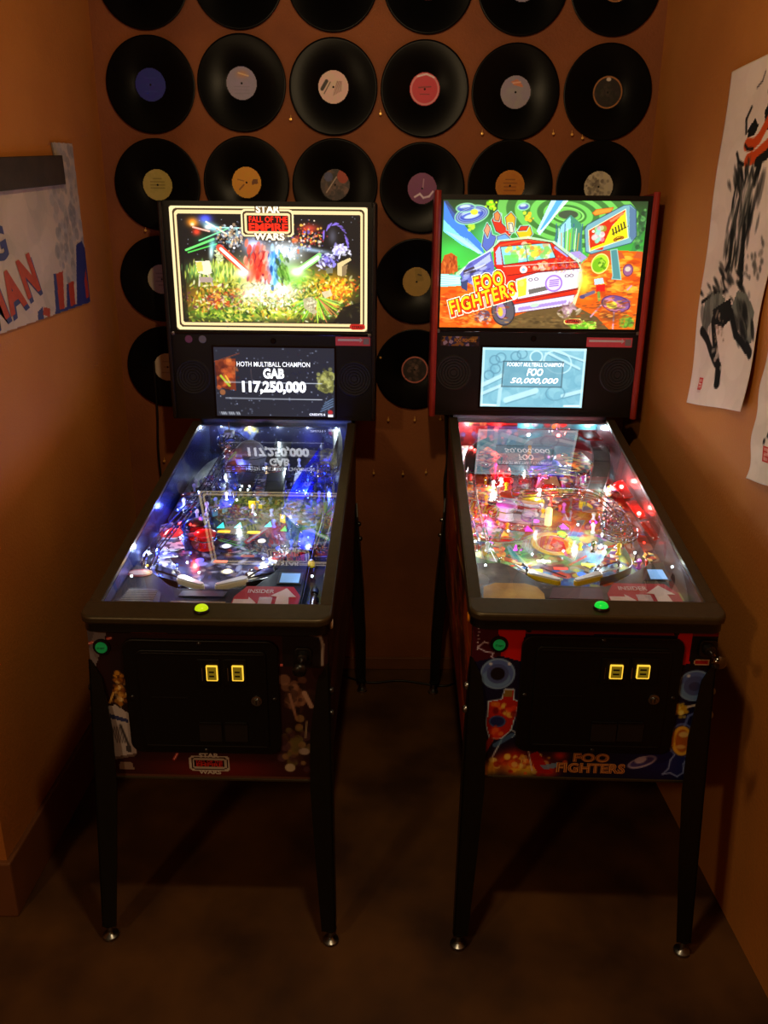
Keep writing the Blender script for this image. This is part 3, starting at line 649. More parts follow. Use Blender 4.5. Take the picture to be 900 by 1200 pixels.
def art_screen_left():
    c = Cv(140, 80, (34, 36, 46), (18, 18, 882, 510))
    r = random.Random(5)
    for k in range(120): c.ell(r.uniform(30, 870), r.uniform(20, 500), 4, 4, (150, 160, 190), r.uniform(0.3, 1))
    c.poly([(25, 110), (170, 95), (165, 325), (30, 300)], (120, 50, 26)); c.spk(50, (30, 110, 170, 320), [(200, 90, 40), (70, 24, 18), (230, 130, 60)], 8, 26, 0.7, 2); c.line([(60, 220), (120, 290)], 16, (170, 190, 50)); c.line([(95, 220), (125, 270)], 10, (240, 190, 60))
    c.line([(200, 60), (20, 120)], 5, (130, 60, 40)); c.line([(280, 170), (285, 260)], 4, (110, 90, 90), 0.6)
    c.poly([(770, 230), (810, 170), (880, 190), (876, 320), (820, 340), (760, 310)], (110, 110, 60)); c.spk(50, (765, 180, 880, 330), [(170, 170, 90), (70, 70, 40), (200, 200, 130)], 6, 18, 0.8, 3)
    for k in range(4): c.line([(780 + 10 * k, 470 - 20 * k), (870, 430 - 18 * k)], 9, (110, 140, 180), 0.7)
    for y in (264, 380): c.line([(90, y), (790, y + 4)], 6, (190, 196, 210), 0.9)
    c.ell(850, 475, 18, 16, (170, 40, 40)); c.poly([(832, 494), (868, 494), (868, 508), (832, 508)], (230, 230, 235))
    for k in range(11): c.line([(38 + k * 14, 484), (46 + k * 14, 498)], 9, (190, 196, 206), 0.8 if k % 4 else 0.3)
    return c

def art_screen_right():
    c = Cv(130, 74, (128, 188, 206), (30, 22, 865, 495))
    c.spk(120, (30, 20, 865, 495), [(150, 206, 220), (110, 172, 194), (140, 196, 212)], 20, 60, 0.6, 1, blob=False)
    W, D = (206, 240, 244), (88, 140, 164)
    for x, y in ((130, 120), (90, 240), (180, 100), (300, 90), (350, 70), (140, 190)): c.ell(x, y, 44, 40, D, 0.8, ring=0.22)
    for x0, y0, x1, y1, w in ((40, 320, 200, 240, 34), (40, 390, 200, 320, 26), (240, 440, 480, 360, 44), (560, 60, 820, 180, 20), (600, 40, 860, 120, 16), (520, 180, 540, 60, 16), (700, 400, 850, 360, 30)): c.line([(x0, y0), (x1, y1)], w, W, 0.7); c.line([(x0, y0 + w * .7), (x1, y1 + w * .7)], 7, D, 0.7)
    c.ell(465, 90, 54, 50, (120, 180, 200)); c.ell(465, 90, 54, 50, W, 1, ring=0.2); c.ell(640, 130, 120, 90, W, 0.8, 20, ring=0.1); c.ell(640, 380, 80, 60, D, 0.8, ring=0.1); c.line([(190, 330), (180, 480)], 30, W, 0.6)
    c.poly([(30, 22), (865, 22), (865, 42), (30, 42)], W, 0.7); c.poly([(30, 22), (48, 22), (48, 495), (30, 495)], W, 0.7); c.poly([(845, 22), (865, 22), (865, 495), (845, 495)], W, 0.7); c.line([(40, 480), (160, 484)], 14, (230, 250, 250)); c.line([(720, 482), (840, 480)], 14, (230, 250, 250))
    c.poly([(205, 128), (685, 128), (685, 330), (200, 330)], (100, 152, 172), 0.6); c.line([(205, 128), (685, 128), (685, 330), (198, 330), (205, 128)], 7, (60, 84, 96))
    return c

def art_front_left():
    c = Cv(180, 132, (44, 18, 20), (-0.283, 0.87, 0.283, 0.4555))
    c.glow(0.02, 0.48, 0.25, 0.05, (110, 26, 24), 0.9); c.glow(0.2, 0.62, 0.1, 0.2, (40, 20, 22), 0.9); c.glow(-0.2, 0.74, 0.06, 0.2, (30, 20, 24), 0.9)
    # grey wedge hull at the top corner with red streaks
    c.poly([(-0.283, 0.87), (-0.232, 0.87), (-0.284, 0.735), (-0.29, 0.73)], (120, 112, 120)); c.poly([(-0.283, 0.87), (-0.262, 0.87), (-0.284, 0.81)], (92, 84, 92))
    for a, b in (((-0.283, 0.827), (-0.272, 0.831)), ((-0.236, 0.841), (-0.228, 0.843)), ((0.172, 0.779), (0.182, 0.780)), ((-0.103, 0.510), (-0.094, 0.526))): c.line([a, b], 0.006, (210, 40, 40)); c.line([a, b], 0.0025, (255, 210, 200))
    c.poly([(-0.184, 0.866), (-0.11, 0.866), (-0.07, 0.862), (-0.12, 0.856), (-0.18, 0.858)], (200, 80, 50)); c.spk(14, (-0.18, 0.858, -0.1, 0.866), [(240, 140, 90), (120, 30, 20)], 0.002, 0.005, 0.8, 1)
    # pale metal shape with stripes, gold sheen above it
    c.poly([(-0.262, 0.655), (-0.235, 0.662), (-0.205, 0.64), (-0.19, 0.55), (-0.196, 0.525), (-0.268, 0.51), (-0.272, 0.58)], (186, 176, 180)); c.poly([(-0.262, 0.640), (-0.206, 0.622), (-0.207, 0.612), (-0.264, 0.628)], (54, 60, 110))
    for k in range(5): c.line([(-0.250 + 0.006 * k, 0.60), (-0.240 + 0.006 * k, 0.556)], 0.0026, (90, 80, 84))
    c.line([(-0.228, 0.605), (-0.212, 0.545)], 0.006, (60, 54, 60)); c.poly([(-0.22, 0.545), (-0.208, 0.547), (-0.206, 0.53), (-0.218, 0.527)], (70, 66, 74)); c.poly([(-0.268, 0.51), (-0.196, 0.525), (-0.197, 0.518), (-0.268, 0.502)], (110, 92, 90)); c.poly([(-0.24, 0.498), (-0.21, 0.5), (-0.205, 0.478), (-0.242, 0.478)], (140, 116, 104))
    c.spk(70, (-0.238, 0.665, -0.202, 0.745), [(214, 150, 50), (120, 66, 16), (250, 220, 150), (160, 96, 26)], 0.002, 0.007, 0.95, 4); c.line([(-0.248, 0.668), (-0.236, 0.696)], 0.005, (230, 180, 90))
    # warm brown and olive shapes on the right
    c.spk(46, (0.176, 0.655, 0.24, 0.745), [(70, 44, 36), (40, 26, 24), (140, 100, 80), (56, 34, 30)], 0.005, 0.016, 0.9, 5); c.line([(0.226, 0.705), (0.242, 0.668)], 0.012, (176, 140, 122)); c.line([(0.19, 0.70), (0.206, 0.63)], 0.007, (150, 110, 92))
    c.spk(60, (0.17, 0.50, 0.232, 0.625), [(120, 110, 60), (70, 44, 30), (90, 60, 70), (150, 120, 80), (60, 34, 40)], 0.005, 0.014, 0.9, 6); c.ell(0.222, 0.54, 0.014, 0.01, (170, 150, 140)); c.ell(0.186, 0.492, 0.013, 0.012, (190, 176, 150)); c.line([(0.226, 0.58), (0.230, 0.625)], 0.004, (160, 140, 110))
    # dark plate round the plunger
    c.poly([(0.176, 0.866), (0.268, 0.866), (0.268, 0.772), (0.176, 0.776)], (24, 17, 19)); c.line([(0.242, 0.862), (0.266, 0.858), (0.272, 0.836), (0.270, 0.782)], 0.007, (150, 136, 132))
    c.poly([(-0.283, 0.466), (0.283, 0.466), (0.283, 0.4555), (-0.283, 0.4555)], (92, 58, 44))
    c.poly(rrect(-0.066, 0.477, 0.036, 0.522, 0.012), (196, 186, 176)); c.poly(rrect(-0.061, 0.482, 0.031, 0.517, 0.009), (50, 20, 18)); c.poly(rrect(-0.058, 0.485, 0.028, 0.514, 0.007), (180, 170, 160)); c.poly(rrect(-0.053, 0.489, 0.023, 0.510, 0.003), (30, 8, 8))
    return c

def art_front_right():
    c = Cv(190, 138, (20, 16, 44), (-0.283, 0.87, 0.283, 0.4555))
    c.glow(0.2, 0.55, 0.12, 0.12, (26, 26, 110), 0.95); c.glow(-0.24, 0.75, 0.06, 0.1, (20, 22, 70), 0.8)
    c.poly([(-0.283, 0.868), (0.283, 0.868), (0.283, 0.853), (-0.283, 0.848)], (120, 14, 14)); c.line([(-0.16, 0.861), (0.19, 0.862)], 0.003, (220, 120, 60), 0.8)
    c.poly([(-0.283, 0.868), (-0.16, 0.866), (-0.168, 0.777), (-0.215, 0.79), (-0.283, 0.77)], (70, 12, 30)); c.poly([(-0.225, 0.866), (-0.16, 0.866), (-0.168, 0.777), (-0.214, 0.79)], (206, 22, 16)); c.poly([(0.187, 0.860), (0.224, 0.862), (0.225, 0.780), (0.203, 0.776), (0.196, 0.83)], (206, 22, 16))
    c.line([(-0.27, 0.81), (-0.255, 0.825), (-0.245, 0.822)], 0.003, (220, 220, 250)); c.line([(-0.27, 0.81), (-0.25, 0.8), (-0.232, 0.797), (-0.236, 0.787), (-0.228, 0.78)], 0.003, (210, 210, 250))
    for k in range(7): c.ell(-0.27 + 0.002 * (k % 2), 0.86 - k * 0.009, 0.0018, 0.0018, (220, 220, 240))
    for x, z, hole in ((-0.219, 0.742, 1), (0.246, 0.722, 0)):
        c.ell(x, z, 0.041, 0.041, (84, 110, 190)); c.ell(x, z, 0.041, 0.041, (130, 170, 220), 0.9, ring=0.1); c.ell(x - 0.004, z - 0.012, 0.034, 0.024, (120, 170, 220), 0.6)
        c.ell(x, z, 0.026, 0.026, (70, 84, 150), 0.9); c.ell(x + 0.026, z + 0.027, 0.004, 0.004, (220, 230, 255)); c.ell(x - 0.018, z + 0.026, 0.004, 0.004, (210, 225, 255))
        if hole: c.ell(x, z, 0.017, 0.017, (24, 18, 24))
        else: c.ell(x, z - 0.002, 0.014, 0.012, (56, 60, 110), 0.9)
    # red machine figure of plain blocks with a white outline
    pts = [(-0.236, 0.666), (-0.205, 0.672), (-0.198, 0.70), (-0.18, 0.70), (-0.178, 0.672), (-0.166, 0.668), (-0.172, 0.63), (-0.18, 0.59), (-0.2, 0.566), (-0.228, 0.565), (-0.238, 0.6), (-0.236, 0.64)]
    c.line(pts + [pts[0]], 0.006, (190, 210, 240)); c.poly(pts, (180, 34, 20)); c.poly([(-0.2, 0.698), (-0.182, 0.698), (-0.18, 0.68), (-0.202, 0.68)], (140, 110, 50)); c.spk(26, (-0.232, 0.62, -0.17, 0.668), [(230, 140, 40), (120, 16, 16), (230, 70, 40), (240, 210, 90)], 0.003, 0.009, 0.85, 3); c.ell(-0.213, 0.612, 0.02, 0.016, (30, 40, 100)); c.ell(-0.213, 0.612, 0.02, 0.016, (90, 120, 190), 0.8, ring=0.15); c.spk(12, (-0.23, 0.57, -0.19, 0.6), [(220, 60, 30), (240, 120, 50)], 0.004, 0.01, 0.8, 4)
    c.line([(-0.226, 0.56), (-0.245, 0.52)], 0.014, (150, 40, 20)); c.line([(-0.2, 0.56), (-0.22, 0.51)], 0.004, (180, 210, 240)); c.line([(-0.18, 0.59), (-0.165, 0.582), (-0.175, 0.568)], 0.003, (190, 210, 240)); c.line([(-0.215, 0.545), (-0.175, 0.575)], 0.012, (80, 130, 190), 0.7)
    for x, z, r, col in ((-0.225, 0.478, .028, (250, 190, 40)), (-0.19, 0.50, .034, (220, 70, 30)), (-0.16, 0.515, .034, (190, 40, 20)), (-0.165, 0.48, .034, (240, 150, 40)), (-0.13, 0.478, .03, (230, 200, 60)), (-0.105, 0.50, .03, (190, 40, 24)), (-0.08, 0.475, .03, (206, 50, 24)), (-0.25, 0.47, .025, (250, 210, 60)), (-0.055, 0.52, .022, (190, 40, 20))): c.glow(x, z, r, r * .8, col, 0.95)
    c.spk(80, (-0.25, 0.46, -0.06, 0.53), [(250, 200, 60), (230, 90, 30), (160, 30, 16), (255, 230, 130)], 0.003, 0.009, 0.8, 7); c.poly([(-0.13, 0.52), (-0.11, 0.53), (-0.07, 0.468), (-0.105, 0.466)], (170, 20, 20)); c.line([(-0.132, 0.53), (-0.12, 0.475)], 0.003, (230, 220, 220)); c.poly([(-0.1, 0.49), (-0.06, 0.5), (-0.06, 0.485), (-0.09, 0.478)], (110, 160, 210), 0.8)
    # star, glowing capsule in a smoke curl, saucer
    c.spk(40, (0.206, 0.64, 0.238, 0.67), [(240, 210, 40), (200, 160, 40), (250, 240, 130)], 0.003, 0.007, 0.9, 8); c.line([(0.238, 0.665), (0.262, 0.672)], 0.006, (220, 210, 200)); c.line([(0.235, 0.61), (0.242, 0.64), (0.262, 0.652)], 0.006, (90, 110, 190))
    c.ell(0.236, 0.57, 0.032, 0.05, (110, 130, 210), 0.9, 10, ring=0.1); c.ell(0.235, 0.57, 0.026, 0.042, (250, 190, 60), 1, 8); c.ell(0.236, 0.57, 0.017, 0.032, (190, 100, 30), 1, 8); c.ell(0.237, 0.588, 0.012, 0.008, (240, 200, 120)); c.ell(0.234, 0.553, 0.012, 0.006, (240, 180, 100))
    cl = [(0.222, 0.53), (0.214, 0.515), (0.212, 0.49), (0.2, 0.474), (0.218, 0.478), (0.236, 0.468), (0.25, 0.48), (0.247, 0.505), (0.255, 0.525)]; c.poly(cl, (36, 40, 110)); c.line(cl, 0.004, (130, 150, 220)); c.line([(0.21, 0.6), (0.205, 0.57), (0.212, 0.54)], 0.003, (130, 150, 220)); c.line([(0.262, 0.6), (0.27, 0.57), (0.26, 0.54)], 0.003, (130, 150, 220))
    c.ell(0.146, 0.507, 0.036, 0.015, (180, 170, 210), 1, 22); c.ell(0.146, 0.508, 0.031, 0.011, (70, 60, 130), 1, 22); c.ell(0.142, 0.513, 0.015, 0.009, (190, 180, 220), 1, 22)
    c.poly([(0.226, 0.853), (0.283, 0.853), (0.283, 0.766), (0.228, 0.764)], (14, 12, 14)); c.poly(rrect(0.236, 0.776, 0.272, 0.793, 0.007), (190, 150, 120)); c.poly(rrect(0.239, 0.779, 0.269, 0.790, 0.005), (170, 26, 20))
    return c
# ------------------------------------------------------------------ playfield art
def art_playfield_left():
    c = Cv(130, 300, (22, 24, 44), (-0.265, 1.275, 0.265, 0.06))
    c.spk(260, (-0.265, 0.3, 0.265, 1.27), [(30, 34, 66), (14, 14, 24), (44, 44, 70), (70, 60, 70), (26, 40, 90)], 0.01, 0.04, 0.8, 1, blob=False)
    c.glow(0.0, 0.62, 0.1, 0.09, (110, 90, 90), 0.6); c.ell(-0.03, 0.5, 0.09, 0.11, (40, 34, 52), 0.9); c.ell(-0.03, 0.5, 0.09, 0.11, (120, 110, 130), 0.8, ring=0.06); c.ell(-0.03, 0.5, 0.05, 0.06, (80, 70, 84), 0.9, ring=0.1)
    for k in range(46):
        r = random.Random(k); x, y = r.uniform(-0.24, 0.2), r.uniform(0.34, 1.1); a = r.uniform(0, 6.28); L = r.uniform(0.02, 0.07)
        c.line([(x, y), (x + L * math.cos(a), y + L * math.sin(a))], r.uniform(0.003, 0.009), r.choice([(150, 150, 180), (200, 200, 220), (60, 70, 150), (130, 60, 50), (90, 90, 110)]), 0.8)
    c.poly([(-0.1, 0.3), (0.05, 0.3), (0.12, 0.46), (-0.17, 0.46)], (50, 46, 70), 0.7); c.spk(60, (-0.15, 0.3, 0.1, 0.45), [(110, 110, 150), (40, 36, 56), (170, 150, 140)], 0.004, 0.012, 0.8, 5)
    c.glow(-0.17, 0.36, 0.06, 0.06, (130, 140, 200), 0.7); c.glow(0.08, 0.38, 0.05, 0.06, (120, 120, 180), 0.7); c.glow(-0.03, 0.29, 0.07, 0.03, (150, 150, 190), 0.7); c.glow(0.13, 0.6, 0.06, 0.08, (80, 90, 190), 0.6); c.glow(-0.2, 0.7, 0.05, 0.1, (70, 80, 190), 0.6)
    c.spk(150, (-0.24, 0.28, 0.18, 0.62), [(190, 196, 226), (120, 130, 190), (230, 230, 240), (90, 60, 70), (60, 66, 130), (30, 30, 50)], 0.002, 0.008, 0.85, 8, asp=2.6); c.spk(120, (-0.24, 0.62, 0.2, 1.15), [(90, 100, 200), (60, 70, 150), (170, 176, 220), (30, 30, 60)], 0.002, 0.008, 0.85, 9, asp=2.6)
    for x, y, col in ((-0.094, 0.643, (60, 220, 220)), (-0.041, 0.645, (60, 220, 220)), (0.05, 0.66, (60, 220, 220)), (0.1, 0.63, (80, 220, 120))): c.poly([(x - 0.014, y - 0.02), (x + 0.014, y - 0.02), (x, y + 0.028)], col, 1, (20, 20, 20), 0.003)
    for x, y, col in ((-0.079, 0.605, (240, 200, 60)), (0.01, 0.6, (240, 220, 80)), (-0.053, 0.509, (240, 240, 250)), (-0.02, 0.36, (250, 245, 210)), (0.05, 0.33, (250, 245, 210)), (-0.1, 0.4, (150, 150, 240))): c.ell(x, y, 0.018, 0.012, col, 1)
    return c

def art_playfield_right():
    c = Cv(130, 300, (120, 70, 60), (-0.265, 1.275, 0.265, 0.06))
    c.spk(420, (-0.265, 0.55, 0.265, 1.27), [(170, 60, 60), (120, 50, 70), (200, 140, 110), (90, 60, 110), (220, 190, 160), (150, 90, 60), (200, 60, 40)], 0.008, 0.03, 0.8, 1, blob=False)
    c.spk(380, (-0.265, 0.2, 0.265, 0.6), [(90, 130, 130), (60, 100, 150), (190, 180, 90), (150, 110, 80), (200, 120, 60), (120, 160, 90), (210, 200, 170), (150, 70, 60)], 0.008, 0.028, 0.8, 2, blob=False)
    c.glow(0.0, 0.3, 0.14, 0.05, (40, 90, 170), 0.9); c.spk(90, (-0.1, 0.25, 0.14, 0.36), [(30, 90, 190), (90, 160, 210), (220, 220, 90), (210, 70, 50), (240, 240, 230)], 0.005, 0.016, 0.85, 3)
    c.glow(-0.13, 0.44, 0.05, 0.06, (60, 140, 90), 0.8); c.glow(0.08, 0.42, 0.05, 0.08, (90, 150, 190), 0.8)
    c.ell(-0.017, 0.508, 0.062, 0.072, (230, 170, 50)); c.ell(-0.017, 0.508, 0.05, 0.058, (200, 40, 30)); c.ell(-0.017, 0.508, 0.05, 0.058, (240, 220, 120), 1, ring=0.12); c.spk(16, (-0.05, 0.48, 0.02, 0.54), [(240, 90, 50), (150, 20, 20), (250, 200, 110)], 0.006, 0.016, 0.8, 4)
    for k in range(70):
        r = random.Random(k + 300); x, y = r.uniform(-0.25, 0.22), r.uniform(0.28, 1.1); a = r.uniform(0, 6.28); L = r.uniform(0.02, 0.08)
        c.line([(x, y), (x + L * math.cos(a), y + L * math.sin(a))], r.uniform(0.003, 0.008), r.choice([(240, 230, 210), (230, 60, 40), (240, 200, 60), (60, 60, 130), (250, 250, 250), (40, 30, 40), (200, 60, 190)]), 0.85)
    for x, y, col in ((-0.2, 0.5, (200, 60, 220)), (-0.12, 0.47, (200, 60, 220)), (-0.08, 0.6, (230, 60, 200)), (-0.05, 0.66, (230, 60, 200)), (0.03, 0.62, (220, 60, 220)), (0.13, 0.66, (190, 60, 240)), (-0.18, 0.6, (160, 220, 60)), (-0.15, 0.56, (240, 150, 40)), (0.02, 0.56, (150, 230, 60)), (0.06, 0.38, (240, 230, 90)), (-0.06, 0.4, (250, 250, 230))):
        c.poly([(x - 0.014, y), (x, y + 0.02), (x + 0.014, y), (x, y - 0.02)], col, 1, (40, 20, 20), 0.003)
    return c

def art_backboard(left):
    c = Cv(110, 30, (16, 20, 46) if left else (90, 20, 30), (-0.265, 1.118, 0.265, 0.978))
    r = random.Random(3)
    if left:
        for k in range(70): c.ell(r.uniform(-.26, .26), r.uniform(.98, 1.118), 0.0016, 0.0016, (190, 200, 230), 0.8)
        c.glow(-0.11, 1.066, 0.022, 0.016, (230, 200, 60), 1); c.spk(20, (-0.13, 1.052, -0.09, 1.082), [(250, 220, 90), (200, 170, 40)], 0.003, 0.007, 0.9, 2); c.glow(-0.2, 1.04, 0.04, 0.03, (40, 50, 170), 0.8); c.glow(0.12, 1.03, 0.06, 0.04, (36, 40, 130), 0.8); c.spk(30, (-0.2, 1.03, -0.1, 1.08), [(120, 140, 190), (60, 70, 150)], 0.002, 0.007, 0.8, 3, asp=3)
    else:
        c.poly([(-.265, 1.118), (-0.03, 1.118), (-0.03, 1.075), (-.265, 1.075)], (150, 30, 36)); c.spk(30, (-0.25, 1.08, -0.04, 1.115), [(220, 150, 60), (190, 40, 50), (110, 20, 60), (230, 190, 190)], 0.004, 0.014, 0.8, 4)
        c.poly([(-0.03, 1.118), (.265, 1.118), (.265, 1.06), (-0.03, 1.06)], (60, 130, 140)); c.spk(30, (-0.02, 1.07, 0.25, 1.115), [(90, 200, 190), (200, 220, 60), (180, 60, 60), (220, 220, 230), (150, 40, 60)], 0.004, 0.014, 0.8, 5)
        c.poly([(-.265, 1.07), (-0.14, 1.07), (-0.14, 0.98), (-.265, 0.98)], (150, 36, 40)); c.poly([(-0.14, 1.07), (-0.03, 1.07), (-0.03, 0.98), (-0.14, 0.98)], (60, 50, 110)); c.spk(50, (-.26, .98, -.03, 1.07), [(230, 80, 60), (90, 80, 150), (60, 20, 30), (200, 150, 160)], 0.004, 0.012, 0.8, 6)
    return c

def art_side(left):
    # outer cabinet side, length along y, printed
    c = Cv(110, 50, (46, 22, 22) if left else (70, 18, 12), (0.03, 1.14, 1.30, 0.46))
    cols = [(60, 28, 26), (34, 16, 18), (80, 44, 36), (52, 26, 40)] if left else [(150, 34, 14), (190, 80, 20), (60, 14, 16), (110, 24, 16), (30, 14, 24)]
    c.spk(160, (0.03, 0.46, 1.3, 1.12), cols, 0.02, 0.09, 0.7, 4, blob=False, asp=2.5, rot=8)
    for k in range(24):
        r = random.Random(k + 40); x, z = r.uniform(0.05, 1.1), r.uniform(0.5, 0.9)
        c.line([(x, z), (x + r.uniform(0.05, 0.25), z + r.uniform(-0.03, 0.06))], r.uniform(0.004, 0.014), r.choice([(130, 90, 60), (90, 50, 44)] if left else [(230, 130, 40), (220, 60, 20), (240, 190, 70)]), 0.7)
    return c

# ------------------------------------------------------------------ shared part builders
SL = 0.115                                    # playfield slope
def pf(x, y, h=0.0): return (x, y, 0.835 + SL * y + h)
GA, GB = 0.897, 0.20                          # glass plane z = GA + GB*y
M_GLASS = clear_mat('playfield_glass', (250, 253, 251), 3.2)
M_CLEAR = clear_mat('clear_acrylic', (240, 246, 248), 1.6, 0.04, 0.02, (240, 245, 255))
M_CLEARB = clear_mat('blue_clear_acrylic', (120, 150, 255), 2.0, 0.05, 0.2, (90, 120, 255))
M_CLEARR = clear_mat('red_clear_acrylic', (255, 90, 80), 2.0, 0.05, 0.35, (255, 40, 30))
M_PRINT = print_mat('screen_print_ink', 0.35)
M_PRINTM = print_mat('decal_ink', 0.45, spec=0.3)
M_LIT = print_mat('backlit_artwork', 0.5, emit=1.9, spec=0.2)
M_LIT2 = print_mat('backlit_cartoon_artwork', 0.5, emit=1.5, spec=0.2)
M_LCD = print_mat('display_pixels', 0.3, emit=1.3, spec=0.3)
def glowm(name, col, e): return mat(name, col, 0.4, emit=e)
M_TXT_CREAM = glowm('lit_cream_ink', (255, 246, 214), 1.3)
M_TXT_RED = glowm('lit_red_ink', (255, 36, 16), 1.2)
M_TXT_BLK = mat('black_ink', (14, 10, 10), 0.6)
M_TXT_WHITE = glowm('lit_white_pixels', (244, 252, 255), 1.4)
M_TXT_YEL = glowm('lit_yellow_ink', (255, 214, 30), 1.25)
M_TXT_ORG = glowm('lit_orange_ink', (226, 60, 20), 1.1)
M_TXT_WHT2 = glowm('lit_white_ink', (245, 255, 225), 1.2)
M_LED_W = mat('cool_white_led', (215, 240, 255), 0.4, emit=14.0)
M_LED_B = mat('blue_led', (60, 80, 255), 0.4, emit=9.0)
M_LED_R = mat('red_led', (255, 40, 30), 0.4, emit=9.0)
M_LED_Y = mat('amber_lamp', (250, 200, 60), 0.4, emit=1.1)
for _m in (M_LED_W, M_LED_B, M_LED_R, M_LED_Y, M_TXT_CREAM, M_TXT_RED, M_TXT_WHITE, M_TXT_YEL, M_TXT_ORG, M_TXT_WHT2):
    _m.cycles.emission_sampling = 'NONE'
M_REDPL = mat('red_plastic', (206, 26, 22), 0.25, coat=0.4)
M_YELPL = mat('yellow_plastic', (236, 200, 30), 0.3)
M_BLKPL = mat('black_plastic', (14, 14, 15), 0.35)
M_GREY = mat('grey_plastic', (120, 118, 122), 0.5, noise=0.25, nscale=60)
M_PURPLE = mat('violet_plastic', (96, 70, 190), 0.3, coat=0.3)
M_TEAL = mat('teal_plastic', (80, 190, 190), 0.3)

_post = MB().lathe([(0.0048, 0), (0.0048, 0.004), (0.0030, 0.006), (0.0030, 0.022), (0.0050, 0.024), (0.0050, 0.028), (0.0028, 0.0285), (0.0028, 0.033), (0.0001, 0.034)], (0, 0, 0), 'z', 10).build('post', M_STEEL, smooth=35)
POST = _post.data; bpy.data.objects.remove(_post)
_led = MB().sph((0, 0, 0), 0.0030, 10).build('led', M_LED_W, smooth=60); LED = {}
for _k, _mm in (('W', M_LED_W), ('B', M_LED_B), ('R', M_LED_R), ('Y', M_LED_Y)):
    d_ = _led.data.copy(); d_.materials[0] = _mm; LED[_k] = d_
bpy.data.objects.remove(_led)
def star_post(m):
    o = MB().lathe([(0.0070, 0), (0.0070, 0.003), (0.0042, 0.005), (0.0042, 0.017), (0.0066, 0.019), (0.0066, 0.024), (0.0030, 0.028), (0.0001, 0.029)], (0, 0, 0), 'z', 10).build('star_post', m, smooth=30)
    d_ = o.data; bpy.data.objects.remove(o); return d_
_scr = MB().lathe([(0.0042, 0), (0.0042, 0.001), (0.0030, 0.0026), (0.0001, 0.0030)], (0, 0, 0), 'z', 10).build('screw', M_CHROME, smooth=50); SCREW = _scr.data
bpy.data.objects.remove(_scr)
LEDGAIN = 2.3
LEDCOL = {'W': (0.80, 0.92, 1.0), 'B': (0.10, 0.16, 1.0), 'R': (1.0, 0.06, 0.05), 'Y': (1.0, 0.66, 0.2), 'M': (1.0, 0.15, 0.8)}

def catmull(pts, n=6):
    P = [Vector(p) for p in pts]; P = [P[0] * 2 - P[1]] + P + [P[-1] * 2 - P[-2]]; out = []
    for i in range(1, len(P) - 2):
        for k in range(n):
            t = k / n; a, b, c, d = P[i-1], P[i], P[i+1], P[i+2]
            out.append(0.5 * ((2*b) + (c - a) * t + (2*a - 5*b + 4*c - d) * t*t + (3*b - a - 3*c + d) * t*t*t))
    return out + [P[-2]]

def sideways(pts, w):
    res = []
    for i, p in enumerate(pts):
        t = pts[min(i + 1, len(pts) - 1)] - pts[max(i - 1, 0)]; t.z = 0
        s = t.cross(Vector((0, 0, 1))).normalized() if t.length > 1e-6 else Vector((1, 0, 0)); res.append(p + s * w)
    return res

